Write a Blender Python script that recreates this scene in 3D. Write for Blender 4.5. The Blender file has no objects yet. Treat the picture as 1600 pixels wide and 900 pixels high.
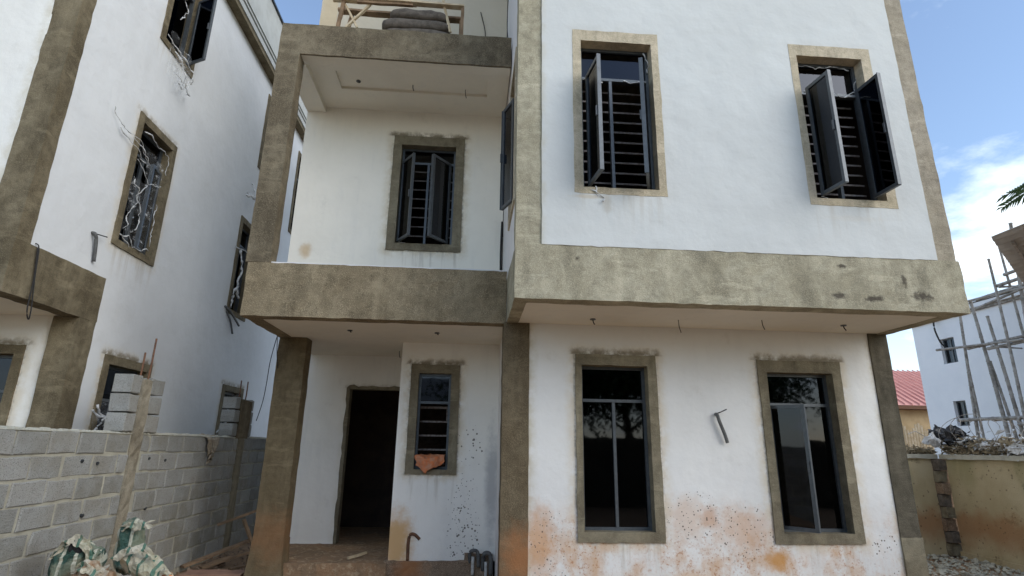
import bpy, bmesh, math, random
from mathutils import Vector, Matrix, noise
C = bpy.context.scene
COL = C.collection
RND = random.Random(7)

# ------------------------------------------------------------------ camera
EYE = 1.75
yaw, pitch, roll = .0717, .2796, .0157
cam = bpy.data.cameras.new('camera'); cam.sensor_width = 36; cam.lens = 865.5/1600*36
cam.clip_end = 3000; cam.clip_start = .05
co = bpy.data.objects.new('camera', cam); COL.objects.link(co); C.camera = co
fwd = Vector((math.sin(yaw)*math.cos(pitch), math.cos(yaw)*math.cos(pitch), math.sin(pitch)))
rt = Vector((math.cos(yaw), -math.sin(yaw), 0)); up = rt.cross(fwd)
r2 = rt*math.cos(roll)+up*math.sin(roll); u2 = -rt*math.sin(roll)+up*math.cos(roll)
co.matrix_world = Matrix(((r2.x, u2.x, -fwd.x, 0), (r2.y, u2.y, -fwd.y, 0), (r2.z, u2.z, -fwd.z, EYE), (0, 0, 0, 1)))

# ------------------------------------------------------------------ sky, sun
SUN_EL, SUN_AZ = 30, 130         # veiled sun behind the photographer, to the right
w = bpy.data.worlds.new('World'); C.world = w; w.use_nodes = True
nt = w.node_tree; nt.nodes.clear()
def wn(t, **k):
    n = nt.nodes.new(t)
    for a, b in k.items(): setattr(n, a, b)
    return n
sky = wn('ShaderNodeTexSky', sky_type='NISHITA'); sky.sun_disc = False
sky.sun_elevation = math.radians(SUN_EL); sky.sun_rotation = math.radians(SUN_AZ)
sky.air_density = 1.0; sky.dust_density = .6; sky.ozone_density = 2.0
tc = wn('ShaderNodeTexCoord')
sep = wn('ShaderNodeSeparateXYZ'); nt.links.new(tc.outputs['Generated'], sep.inputs[0])
# project the view direction on a cloud layer
mx = wn('ShaderNodeMath', operation='MAXIMUM'); nt.links.new(sep.outputs['Z'], mx.inputs[0]); mx.inputs[1].default_value = 0.0
ad = wn('ShaderNodeMath', operation='ADD'); nt.links.new(mx.outputs[0], ad.inputs[0]); ad.inputs[1].default_value = .16
dx = wn('ShaderNodeMath', operation='DIVIDE'); nt.links.new(sep.outputs['X'], dx.inputs[0]); nt.links.new(ad.outputs[0], dx.inputs[1])
dy = wn('ShaderNodeMath', operation='DIVIDE'); nt.links.new(sep.outputs['Y'], dy.inputs[0]); nt.links.new(ad.outputs[0], dy.inputs[1])
cb = wn('ShaderNodeCombineXYZ'); nt.links.new(dx.outputs[0], cb.inputs[0]); nt.links.new(dy.outputs[0], cb.inputs[1]); cb.inputs[2].default_value = 9.2
nz = wn('ShaderNodeTexNoise'); nt.links.new(cb.outputs[0], nz.inputs['Vector'])
nz.inputs['Scale'].default_value = 1.15; nz.inputs['Detail'].default_value = 8; nz.inputs['Roughness'].default_value = .6
rp = wn('ShaderNodeMapRange', interpolation_type='SMOOTHSTEP'); nt.links.new(nz.outputs['Fac'], rp.inputs['Value'])
rp.inputs['From Min'].default_value = .47; rp.inputs['From Max'].default_value = .68
hz = wn('ShaderNodeMapRange', interpolation_type='SMOOTHSTEP'); nt.links.new(sep.outputs['Z'], hz.inputs['Value'])
hz.inputs['From Min'].default_value = .34; hz.inputs['From Max'].default_value = .0; hz.inputs['To Min'].default_value = .04; hz.inputs['To Max'].default_value = .45
mxx = wn('ShaderNodeMath', operation='MAXIMUM'); nt.links.new(rp.outputs[0], mxx.inputs[0]); nt.links.new(hz.outputs[0], mxx.inputs[1])
mix = wn('ShaderNodeMixRGB'); nt.links.new(mxx.outputs[0], mix.inputs[0]); nt.links.new(sky.outputs[0], mix.inputs[1])
mix.inputs[2].default_value = (5.5, 6.0, 6.3, 1)
bg = wn('ShaderNodeBackground'); nt.links.new(mix.outputs[0], bg.inputs['Color']); bg.inputs['Strength'].default_value = .115
wo = wn('ShaderNodeOutputWorld'); nt.links.new(bg.outputs[0], wo.inputs[0])

sl = bpy.data.lights.new('sun', 'SUN'); sl.energy = .75; sl.angle = math.radians(50); sl.color = (1, .97, .90)
so = bpy.data.objects.new('sun', sl); COL.objects.link(so)
el, az = math.radians(SUN_EL), math.radians(SUN_AZ)
sdir = Vector((math.sin(az)*math.cos(el), math.cos(az)*math.cos(el), math.sin(el)))
so.rotation_euler = (-sdir).to_track_quat('-Z', 'Y').to_euler()
so.location = sdir*60
C.view_settings.view_transform = 'Standard'; C.view_settings.look = 'None'
C.view_settings.exposure = 1.2; C.view_settings.gamma = 1; C.view_settings.use_curve_mapping = False

# ------------------------------------------------------------------ material helpers
class NT:
    def __init__(s, name):
        s.m = bpy.data.materials.new(name); s.m.use_nodes = True; s.t = s.m.node_tree
        s.b = s.t.nodes['Principled BSDF']; s.out = s.t.nodes['Material Output']
        g = s.t.nodes.new('ShaderNodeNewGeometry'); s.pos = g.outputs['Position']
        sp = s.t.nodes.new('ShaderNodeSeparateXYZ'); s.l(s.pos, sp.inputs[0]); s.x, s.y, s.z = sp.outputs
    def l(s, a, b): s.t.links.new(a, b)
    def n(s, t, **k):
        n = s.t.nodes.new(t)
        for a, b in k.items(): setattr(n, a, b)
        return n
    def val(s, sock, v):
        if isinstance(v, (int, float)): sock.default_value = v
        elif isinstance(v, (tuple, list)):
            sock.default_value = tuple(v) if len(v) == len(sock.default_value) else tuple(v)+(1,)
        else: s.l(v, sock)
    def math(s, op, a, b=0., c=None):
        n = s.n('ShaderNodeMath', operation=op); s.val(n.inputs[0], a); s.val(n.inputs[1], b)
        if c is not None: s.val(n.inputs[2], c)
        return n.outputs[0]
    def noise(s, scale, detail=4, rough=.55, vec=None, stretch=None, off=0):
        n = s.n('ShaderNodeTexNoise'); v = vec or s.pos
        if stretch or off:
            mp = s.n('ShaderNodeMapping'); s.l(v, mp.inputs[0]); mp.inputs['Scale'].default_value = stretch or (1, 1, 1)
            mp.inputs['Location'].default_value = (off, off*.7, off*1.3); v = mp.outputs[0]
        s.l(v, n.inputs['Vector']); n.inputs['Scale'].default_value = scale
        n.inputs['Detail'].default_value = detail; n.inputs['Roughness'].default_value = rough
        return n.outputs['Fac']
    def voro(s, scale, feature='F1'):
        n = s.n('ShaderNodeTexVoronoi', feature=feature); s.l(s.pos, n.inputs['Vector']); n.inputs['Scale'].default_value = scale
        return n.outputs['Distance'], n.outputs.get('Color')
    def ramp(s, v, a, b, lo=0., hi=1.):
        n = s.n('ShaderNodeMapRange', interpolation_type='SMOOTHSTEP'); s.val(n.inputs['Value'], v)
        n.inputs['From Min'].default_value = a; n.inputs['From Max'].default_value = b
        n.inputs['To Min'].default_value = lo; n.inputs['To Max'].default_value = hi
        return n.outputs[0]
    def mix(s, f, a, b, mode='MIX'):
        n = s.n('ShaderNodeMixRGB', blend_type=mode); s.val(n.inputs[0], f); s.val(n.inputs[1], a); s.val(n.inputs[2], b)
        return n.outputs[0]
    def bump(s, h, strength=.3, dist=.01, prev=None):
        n = s.n('ShaderNodeBump'); s.val(n.inputs['Height'], h); n.inputs['Strength'].default_value = strength
        n.inputs['Distance'].default_value = dist
        if prev is not None: s.l(prev, n.inputs['Normal'])
        return n.outputs[0]
    def fin(s, col, rough=.9, nor=None, spec=.3, metal=0):
        s.val(s.b.inputs['Base Color'], col); s.val(s.b.inputs['Roughness'], rough)
        s.b.inputs['Specular IOR Level'].default_value = spec; s.b.inputs['Metallic'].default_value = metal
        if nor is not None: s.l(nor, s.b.inputs['Normal'])
        return s.m
    def sdf(s, u, r):
        """distance outside rectangle r=(u0,u1,z0,z1) in the (u, Z) plane"""
        a = s.math('SUBTRACT', s.math('ABSOLUTE', s.math('SUBTRACT', u, (r[0]+r[1])/2)), (r[1]-r[0])/2)
        b = s.math('SUBTRACT', s.math('ABSOLUTE', s.math('SUBTRACT', s.z, (r[2]+r[3])/2)), (r[3]-r[2])/2)
        a = s.math('MAXIMUM', a, 0.); b = s.math('MAXIMUM', b, 0.)
        return s.math('SQRT', s.math('ADD', s.math('MULTIPLY', a, a), s.math('MULTIPLY', b, b)))
    def blob(s, u, cu, cz, ru, rz):
        a = s.math('DIVIDE', s.math('SUBTRACT', u, cu), ru); b = s.math('DIVIDE', s.math('SUBTRACT', s.z, cz), rz)
        return s.math('SQRT', s.math('ADD', s.math('MULTIPLY', a, a), s.math('MULTIPLY', b, b)))

def cement(name, a, b, speck=.5, rust=None, black=None, dark=(.07, .06, .045), u='x'):
    """grey sand-cement render"""
    t = NT(name)
    big = t.ramp(t.noise(1.6, 5, .6), .32, .68)
    col = t.mix(big, a, b)
    mid = t.ramp(t.noise(9, 5, .65, off=4), .35, .7)
    col = t.mix(t.math('MULTIPLY', mid, .6), col, tuple(c*.62 for c in a))
    st = t.ramp(t.noise(3, 4, .6, stretch=(1.2, 1.2, .18), off=9), .52, .75)
    col = t.mix(t.math('MULTIPLY', st, .35), col, tuple(min(1, c*1.45) for c in b))
    dmp = t.ramp(t.noise(2.3, 6, .68, stretch=(1, 1, .45), off=23), .50, .66)
    col = t.mix(t.math('MULTIPLY', dmp, .6), col, tuple(c*.5 for c in a))
    drk = t.ramp(t.noise(4.5, 5, .62, stretch=(1.6, 1.6, .10), off=51), .55, .72)
    col = t.mix(t.math('MULTIPLY', drk, .4), col, tuple(c*.55 for c in a))
    swp = t.ramp(t.noise(5, 5, .7, stretch=(.35, .35, 1.6), off=57), .54, .66)
    col = t.mix(t.math('MULTIPLY', swp, .3), col, tuple(min(1, c*1.5) for c in b))
    fine = t.noise(120, 2, .6)
    col = t.mix(t.math('MULTIPLY', t.ramp(fine, .5, .68), speck), col, tuple(min(1, c*1.6) for c in b))
    col = t.mix(t.math('MULTIPLY', t.ramp(fine, .46, .32), speck*.8), col, dark)
    if rust:
        for (ru, rz, sx, sz, k) in rust:
            d = t.math('ADD', t.blob(getattr(t, u), ru, rz, sx, sz), t.math('MULTIPLY', t.noise(7, 4, .6, off=2), 1.2))
            col = t.mix(t.math('MULTIPLY', t.ramp(d, 1.7, .7), k), col, (.36, .16, .065))
    if black:
        for (ru, rz, sx, sz) in black:
            d = t.math('ADD', t.blob(getattr(t, u), ru, rz, sx, sz), t.math('MULTIPLY', t.noise(14, 5, .7, off=3), 1.6))
            col = t.mix(t.math('MULTIPLY', t.ramp(d, 1.5, 1.0), .8), col, (.045, .035, .028))
    nr = t.bump(t.noise(60, 4, .7), .55, .012); nr = t.bump(t.noise(7, 3, .5), .35, .03, nr)
    return t.fin(col, .93, nr, .2)

def painted(name, base=(.76, .775, .79), u='x', rects=(), splash=None, yel=(), spots=(), blobs=(), cream=0., speck=None, dirt=1.):
    """white emulsion on render, with cement halos around openings and mud splash"""
    t = NT(name); U = getattr(t, u)
    n1 = t.noise(1.3, 5, .55); n2 = t.noise(14, 5, .62, off=5); n3 = t.noise(5, 5, .65, off=1)
    col = t.mix(t.ramp(n1, .35, .7), base, tuple(c*.94 for c in base))
    brush = t.noise(6, 6, .65, stretch=(1, 1, .12), off=7)
    col = t.mix(t.math('MULTIPLY', t.ramp(brush, .5, .72), .16), col, (.62, .62, .60))
    sm = t.ramp(t.noise(2.6, 6, .7, off=11), .58, .74)
    col = t.mix(t.math('MULTIPLY', sm, .22*dirt), col, (.50, .48, .43))
    if cream: col = t.mix(cream, col, (.74, .68, .54))
    wob = t.math('MULTIPLY', t.math('SUBTRACT', n2, .5), .10)
    for r in rects:
        d = t.math('ADD', t.sdf(U, r[:4]), wob)
        k = r[4] if len(r) > 4 else 1.
        col = t.mix(t.math('MULTIPLY', t.math('MULTIPLY', t.ramp(d, .17, .0), t.ramp(n3, .3, .6)), .6*k), col, (.60, .50, .33))
        col = t.mix(t.math('MULTIPLY', t.math('MULTIPLY', t.ramp(d, .05, .004), t.ramp(n2, .46, .62)), .55*k), col, (.17, .145, .10))
        top = t.math('MULTIPLY', t.ramp(t.z, r[3]-.01, r[3]+.01), t.ramp(t.math('ADD', t.sdf(U, r[:4]), wob), .11, .02))
        col = t.mix(t.math('MULTIPLY', t.math('MULTIPLY', top, t.ramp(n3, .35, .55)), .8*k), col, (.16, .13, .085))
    for r in rects:                      # dirty runs below each sill
        k = r[4] if len(r) > 4 else 1.
        below = t.math('MULTIPLY', t.ramp(t.z, r[2]-.55, r[2]), t.math('LESS_THAN', t.z, r[2]))
        side = t.ramp(t.math('SUBTRACT', t.math('ABSOLUTE', t.math('SUBTRACT', U, (r[0]+r[1])/2)), (r[1]-r[0])/2), .04, -.06)
        run = t.ramp(t.noise(11, 4, .6, stretch=(1, 1, .07), off=61), .48, .66)
        col = t.mix(t.math('MULTIPLY', t.math('MULTIPLY', below, side), t.math('MULTIPLY', run, .30+.2*k)), col, (.42, .37, .29))
    for (c0, wdt, k) in yel:             # stained strips beside the cement bands
        d = t.math('ADD', t.math('ABSOLUTE', t.math('SUBTRACT', U, c0)), wob)
        col = t.mix(t.math('MULTIPLY', t.math('MULTIPLY', t.ramp(d, wdt, .0), t.ramp(n3, .3, .62)), k), col, (.52, .47, .34))
    if splash:
        zt, k = splash
        h = t.math('ADD', t.z, t.math('MULTIPLY', t.math('SUBTRACT', t.noise(1.1, 4, .6, off=13), .5), 1.1))
        m = t.math('MULTIPLY', t.ramp(h, zt, zt-.75), t.ramp(n3, .30, .60))
        brk = t.ramp(t.noise(2.4, 5, .65, off=41), .42, .62); drp = t.ramp(t.noise(7, 5, .6, stretch=(1, 1, .16), off=43), .38, .62)
        m = t.math('MULTIPLY', m, t.math('ADD', t.math('MULTIPLY', brk, .75), t.math('MULTIPLY', drp, .3)))
        col = t.mix(t.math('MULTIPLY', m, .72*k), col, (.60, .40, .25))
        m2 = t.math('MULTIPLY', t.math('MULTIPLY', t.ramp(h, zt-.0, zt-.7), t.ramp(t.noise(34, 5, .75, off=21), .53, .63)), t.math('ADD', brk, .25))
        col = t.mix(t.math('MULTIPLY', m2, .55*k), col, (.42, .19, .085))
    for (cu, cz, ru, rz, c, k) in blobs:
        d = t.math('ADD', t.blob(U, cu, cz, ru, rz), t.math('MULTIPLY', t.noise(9, 5, .65, off=17), 1.0))
        col = t.mix(t.math('MULTIPLY', t.ramp(d, 1.6, .75), k), col, c)
    if speck:
        for (cu, cz, ru, rz, sc) in speck:
            d, _ = t.voro(sc); n = t.ramp(t.blob(U, cu, cz, ru, rz), 1.15, .55)
            thr = t.math('MULTIPLY', n, t.math('MULTIPLY', t.noise(sc*.45, 1, .5, off=31), .62))
            f = t.math('LESS_THAN', d, t.math('SUBTRACT', thr, .13))
            col = t.mix(t.math('MULTIPLY', f, .88), col, (.10, .08, .06))
    nr = t.bump(t.noise(70, 4, .7), .22, .008); nr = t.bump(t.noise(3.2, 3, .5), .35, .05, nr)
    return t.fin(col, .85, nr, .25)

def simple(name, a, b=None, sc=8, rough=.8, bump=.3, spec=.3, metal=0, stretch=None, bs=None):
    t = NT(name); b = b or tuple(c*.7 for c in a)
    f = t.ramp(t.noise(sc, 5, .6, stretch=stretch), .35, .68)
    return t.fin(t.mix(f, a, b), rough, t.bump(t.noise(bs or sc*5, 3, .6, stretch=stretch), bump, .01), spec, metal)

M = {}
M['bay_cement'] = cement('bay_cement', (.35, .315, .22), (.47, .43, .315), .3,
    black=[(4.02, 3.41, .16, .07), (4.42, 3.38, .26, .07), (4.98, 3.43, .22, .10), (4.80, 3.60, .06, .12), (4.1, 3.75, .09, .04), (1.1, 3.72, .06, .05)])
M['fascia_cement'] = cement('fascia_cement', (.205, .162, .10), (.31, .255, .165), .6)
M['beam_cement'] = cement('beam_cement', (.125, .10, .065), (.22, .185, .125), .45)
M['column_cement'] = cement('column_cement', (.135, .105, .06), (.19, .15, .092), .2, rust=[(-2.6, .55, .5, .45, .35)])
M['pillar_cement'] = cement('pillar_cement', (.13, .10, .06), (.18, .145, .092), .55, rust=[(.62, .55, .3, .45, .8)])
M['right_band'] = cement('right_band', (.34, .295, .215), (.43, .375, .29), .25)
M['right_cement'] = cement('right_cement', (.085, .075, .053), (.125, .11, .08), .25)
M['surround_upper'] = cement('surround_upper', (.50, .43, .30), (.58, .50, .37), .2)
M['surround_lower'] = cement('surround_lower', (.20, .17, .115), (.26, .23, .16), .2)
M['neighbour_cement'] = cement('neighbour_cement', (.125, .10, .06), (.22, .185, .12), .3)
M['tan_paint'] = painted('tan_paint', (.60, .50, .34))
M['cream_paint'] = painted('cream_paint', (.56, .50, .385), dirt=.6)
WR1 = (1.086, 2.15, 4.49, 6.68); WR2 = (3.83, 4.894, 4.48, 6.68)
WR3 = (1.296, 2.329, .708, 2.888); WR4 = (3.654, 4.76, .70, 2.875)
WR5 = (-.895, -.16, 1.351, 2.936); WRB = (-1.40, -.232, 4.69, 6.706)
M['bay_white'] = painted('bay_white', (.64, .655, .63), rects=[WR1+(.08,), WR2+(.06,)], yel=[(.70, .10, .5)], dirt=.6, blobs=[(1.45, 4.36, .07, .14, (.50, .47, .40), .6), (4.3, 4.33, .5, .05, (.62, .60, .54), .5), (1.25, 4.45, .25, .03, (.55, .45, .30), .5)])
M['ground_white'] = painted('ground_white', (.77, .77, .745), rects=[WR3, WR4], splash=(1.3, 1.15), yel=[(.70, .16, .75), (5.24, .12, .7)],
    speck=[(.95, .5, .35, .8, 30), (2.7, 1.0, .45, .4, 30), (3.3, .8, .5, .45, 26), (5.05, .6, .3, .3, 20)],
    blobs=[(3.66, .52, .22, .17, (.55, .27, .07), .9), (2.88, .98, .16, .18, (.50, .24, .10), .6), (2.6, .3, .4, .12, (.62, .33, .10), .5), (.86, .72, .22, .5, (.58, .33, .17), .8), (3.3, .85, .45, .3, (.60, .38, .24), .6), (2.6, 1.0, .3, .3, (.62, .42, .28), .5)])
M['porch_white'] = painted('porch_white', (.87, .855, .80), rects=[WR5], splash=(.55, .35),
    speck=[(-.05, .75, .30, .9, 27), (-.02, .5, .34, .45, 20), (.05, 1.75, .25, .4, 18)],
    blobs=[(-.95, .45, .3, .55, (.60, .36, .14), .9), (.36, 1.25, .13, 1.0, (.42, .42, .42), .8)])
M['door_wall_white'] = painted('door_wall_white', (.89, .875, .82), rects=[(-2.1, -1.05, .2, 2.69, .4)])
M['balcony_white'] = painted('balcony_white', (.92, .885, .79), rects=[WRB], cream=.12,
    blobs=[(-2.62, 4.62, .12, .16, (.58, .40, .20), .7)])
M['side_white'] = painted('side_white', (.78, .765, .75), u='y')
M['soffit_white'] = painted('soffit_white', (.82, .77, .66), dirt=1.)
NWA = (7.6, 8.6, 7.78, 9.75); NWB = (7.545, 8.597, 4.36, 6.44); NWC = (7.94, 9.1, .75, 2.89); NWD = (11.73, 12.8, .75, 2.89)
NWE = (11.35, 12.3, 4.3, 6.42); NWF = (11.75, 12.7, 7.78, 9.7); NWG = (14.2, 15.2, 7.2, 9.6)
M['neighbour_side'] = painted('neighbour_side', (.70, .715, .715), u='y', rects=[NWA+(.3,), NWB+(.7,), NWC, NWD+(.7,)], dirt=.7)
M['neighbour_front'] = painted('neighbour_front', (.80, .80, .76), rects=[(-6.6, -5.55, .7, 2.887)], yel=[(-5.32, .12, .5)], cream=.10)
M['distant_white'] = simple('distant_white', (.90, .905, .91), (.85, .86, .875), 1.2, .85, .15)
M['room_shade'] = simple('room_shade', (.07, .048, .036), (.045, .033, .026), 3, .95)  # near-black brown: the darkness of the rooms is put into the colour
M['alu'] = simple('alu', (.075, .085, .095), (.055, .062, .07), 20, .38, .05, .5)
M['alu_edge'] = simple('alu_edge', (.095, .108, .118), (.075, .085, .093), 20, .4, .05, .5, .3)
M['steel_bar'] = simple('steel_bar', (.25, .225, .21), (.14, .11, .095), 30, .6, .2)
M['timber'] = simple('timber', (.30, .20, .12), (.17, .115, .07), 6, .85, .5, .2, 0, (1, 1, 1))
M['pale_timber'] = simple('pale_timber', (.62, .52, .36), (.48, .37, .23), 6, .8, .4, .2)
M['bamboo'] = simple('bamboo', (.40, .37, .33), (.20, .18, .155), 5, .8, .4, .25)
M['rust_steel'] = simple('rust_steel', (.20, .10, .055), (.11, .06, .04), 20, .85, .5)
M['black_cable'] = simple('black_cable', (.03, .028, .027), (.02, .02, .02), 20, .6)
M['grey_pipe'] = simple('grey_pipe', (.13, .135, .13), (.09, .09, .09), 20, .5)
M['white_pipe'] = simple('white_pipe', (.62, .62, .60), (.45, .43, .38), 20, .45)
M['red_roof'] = simple('red_roof', (.72, .36, .30), (.66, .31, .26), 1.5, .7, .2)
M['tan_wall'] = simple('tan_wall', (.50, .38, .22), (.42, .31, .17), 2, .9)
M['sheet_roof'] = simple('sheet_roof', (.42, .41, .39), (.33, .32, .30), 4, .8, .2)
M['palm_leaf'] = simple('palm_leaf', (.055, .12, .035), (.09, .16, .055), 9, .6)
M['leaf'] = simple('leaf', (.045, .085, .03), (.075, .12, .04), 9, .6)
M['bark'] = simple('bark', (.10, .08, .06), (.06, .05, .04), 9, .9)
M['mortar'] = simple('mortar', (.44, .42, .34), (.35, .33, .265), 7, .95, .7, .2, bs=60)
M['dry_leaf'] = simple('dry_leaf', (.36, .30, .20), (.17, .135, .09), 9, .9)
M['cardboard'] = simple('cardboard', (.36, .21, .14), (.28, .16, .11), 5, .9)
M['grey_sack'] = simple('grey_sack', (.16, .135, .11), (.095, .08, .065), 12, .9, .8)
M['net_cloth'] = simple('net_cloth', (.42, .36, .27), (.28, .23, .17), 30, .95, .8)
M['dark_trash'] = simple('dark_trash', (.03, .03, .032), (.02, .02, .02), 9, .4)
M['metal_trim'] = simple('metal_trim', (.05, .055, .06), None, 9, .4)
M['cornice'] = simple('cornice', (.42, .425, .40), (.36, .36, .335), 3, .9, .2)

def mat_block():
    t = NT('block_face')
    oi = t.n('ShaderNodeObjectInfo'); rnd = oi.outputs['Random']
    col = t.mix(rnd, (.40, .395, .365), (.30, .30, .275))
    zf = t.ramp(t.z, 1.2, .5); col = t.mix(t.math('MULTIPLY', zf, t.math('MULTIPLY', rnd, .5)), col, (.22, .20, .14))
    col = t.mix(t.math('MULTIPLY', t.ramp(t.noise(1.2, 3, .6, off=6), .5, .65), .4), col, (.24, .215, .155))
    col = t.mix(t.math('MULTIPLY', t.ramp(t.noise(5, 5, .65), .4, .7), .45), col, (.42, .43, .42))
    col = t.mix(t.math('MULTIPLY', t.ramp(t.noise(120, 2, .6), .5, .7), .4), col, (.16, .16, .15))
    pd, _ = t.voro(55); col = t.mix(t.math('MULTIPLY', t.math('LESS_THAN', pd, t.math('MULTIPLY', t.noise(25, 1, .5, off=3), .45)), .55), col, (.10, .10, .09))
    nr = t.bump(t.noise(90, 3, .7), .9, .016); nr = t.bump(t.noise(9, 4, .6), .5, .02, nr)
    return t.fin(col, .95, nr, .15)
M['block'] = mat_block()
M['strip_cement'] = cement('strip_cement', (.25, .215, .155), (.36, .325, .25), .3)
def mat_dirt():
    t = NT('red_dirt')
    col = t.mix(t.ramp(t.noise(1.5, 6, .65), .35, .65), (.44, .29, .175), (.34, .225, .14))
    col = t.mix(t.math('MULTIPLY', t.ramp(t.noise(25, 5, .7), .5, .7), .6), col, (.36, .30, .22))
    nr = t.bump(t.noise(30, 6, .7), .8, .04)
    return t.fin(col, .97, nr, .1)
M['dirt'] = mat_dirt()
def mat_porch_floor():
    t = NT('porch_floor')
    col = t.mix(t.ramp(t.noise(2.2, 6, .65), .35, .65), (.34, .215, .125), (.24, .17, .11))
    col = t.mix(t.math('MULTIPLY', t.ramp(t.noise(14, 5, .7, off=3), .5, .66), .7), col, (.50, .38, .25))
    return t.fin(col, .95, t.bump(t.noise(22, 6, .7), .8, .03), .1)
M['porch_floor'] = mat_porch_floor()
M['foundation'] = cement('foundation', (.22, .15, .10), (.29, .215, .15), .8, rust=[(-.75, .1, .3, .3, .8)])
def mat_compound():
    t = NT('boundary_render')
    col = t.mix(t.ramp(t.noise(1.1, 5, .6), .35, .65), (.40, .325, .19), (.47, .39, .245))
    col = t.mix(t.math('MULTIPLY', t.ramp(t.noise(4, 5, .7, off=4), .56, .7), .6), col, (.14, .12, .07))
    h = t.math('ADD', t.z, t.math('MULTIPLY', t.noise(3, 4, .6, off=8), .5))
    band = t.math('MULTIPLY', t.ramp(h, 1.15, .85), t.ramp(h, .35, .75))
    col = t.mix(t.math('MULTIPLY', band, .7), col, (.31, .145, .06))
    gr = t.math('MULTIPLY', t.ramp(h, 1.1, 1.9), t.ramp(t.noise(2, 3, .6, stretch=(1, 1, .2), off=15), .45, .6))
    col = t.mix(t.math('MULTIPLY', gr, .5), col, (.22, .22, .10))
    d, _ = t.voro(12); f = t.math('LESS_THAN', d, t.math('SUBTRACT', t.math('MULTIPLY', t.noise(6, 1, .5, off=31), .55), .15))
    col = t.mix(t.math('MULTIPLY', f, .6), col, (.10, .075, .045))
    return t.fin(col, .95, t.bump(t.noise(40, 5, .7), .5, .015), .15)
M['boundary'] = mat_compound()
def mat_glass():
    t = NT('tinted_glass')
    t.t.nodes.remove(t.b)
    tr = t.n('ShaderNodeBsdfTransparent'); tr.inputs[0].default_value = (.09, .10, .115, 1)
    gl = t.n('ShaderNodeBsdfGlossy'); gl.inputs['Roughness'].default_value = .03; gl.inputs[0].default_value = (.75, .8, .9, 1)
    fr = t.n('ShaderNodeFresnel'); fr.inputs['IOR'].default_value = 1.5
    t.l(t.bump(t.noise(3.5, 2, .5), .06, .02), fr.inputs['Normal'])
    gnb = t.bump(t.noise(2.2, 2, .5), .05, .02); t.l(gnb, gl.inputs['Normal'])
    mi = t.n('ShaderNodeMixShader'); t.l(fr.outputs[0], mi.inputs[0]); t.l(tr.outputs[0], mi.inputs[1]); t.l(gl.outputs[0], mi.inputs[2])
    t.l(mi.outputs[0], t.out.inputs[0]); return t.m
M['glass'] = mat_glass()
def mat_film():
    t = NT('plastic_film'); t.t.nodes.remove(t.b)
    tr = t.n('ShaderNodeBsdfTransparent'); pr = t.n('ShaderNodeBsdfPrincipled')
    pr.inputs['Base Color'].default_value = (.8, .82, .83, 1); pr.inputs['Roughness'].default_value = .45; pr.inputs['Specular IOR Level'].default_value = .5
    mi = t.n('ShaderNodeMixShader'); f = t.ramp(t.noise(11, 5, .7), .52, .72, .03, .5); t.l(f, mi.inputs[0])
    t.l(tr.outputs[0], mi.inputs[1]); t.l(pr.outputs[0], mi.inputs[2]); t.l(mi.outputs[0], t.out.inputs[0]); return t.m
M['film'] = mat_film()
M['white_plastic'] = simple('white_plastic', (.66, .665, .66), (.45, .45, .44), 20, .6, .3, .4)
def mat_sack(name, base, stripe, letter):
    t = NT(name)
    tc = t.n('ShaderNodeTexCoord').outputs['Object']
    sp = t.n('ShaderNodeSeparateXYZ'); t.l(tc, sp.inputs[0])
    wv = t.n('ShaderNodeTexWave', wave_type='BANDS', bands_direction='X'); t.l(tc, wv.inputs[0]); wv.inputs['Scale'].default_value = 2.6; wv.inputs['Distortion'].default_value = 1.6
    col = t.mix(t.ramp(t.noise(4, 3, .6, vec=tc), .44, .52), base, stripe)
    col = t.mix(t.ramp(wv.outputs['Fac'], .86, .93), col, letter)
    col = t.mix(t.math('MULTIPLY', t.ramp(t.noise(12, 5, .7), .5, .7), .6), col, (.26, .20, .13))
    nr = t.bump(t.noise(12, 5, .65), .9, .03)
    return t.fin(col, .6, nr, .4)
M['sack_green'] = mat_sack('sack_green', (.035, .085, .065), (.17, .20, .14), (.48, .48, .38))
M['sack_pale'] = mat_sack('sack_pale', (.50, .46, .35), (.40, .38, .27), (.08, .17, .12))
M['sack_brown'] = mat_sack('sack_brown', (.30, .19, .11), (.46, .40, .30), (.50, .46, .36))
M['sack_orange'] = simple('sack_orange', (.65, .22, .06), (.70, .60, .42), 12, .6, .5)
M['rag_orange'] = simple('rag_orange', (.62, .20, .08), (.50, .26, .16), 14, .95, .9)

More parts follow.
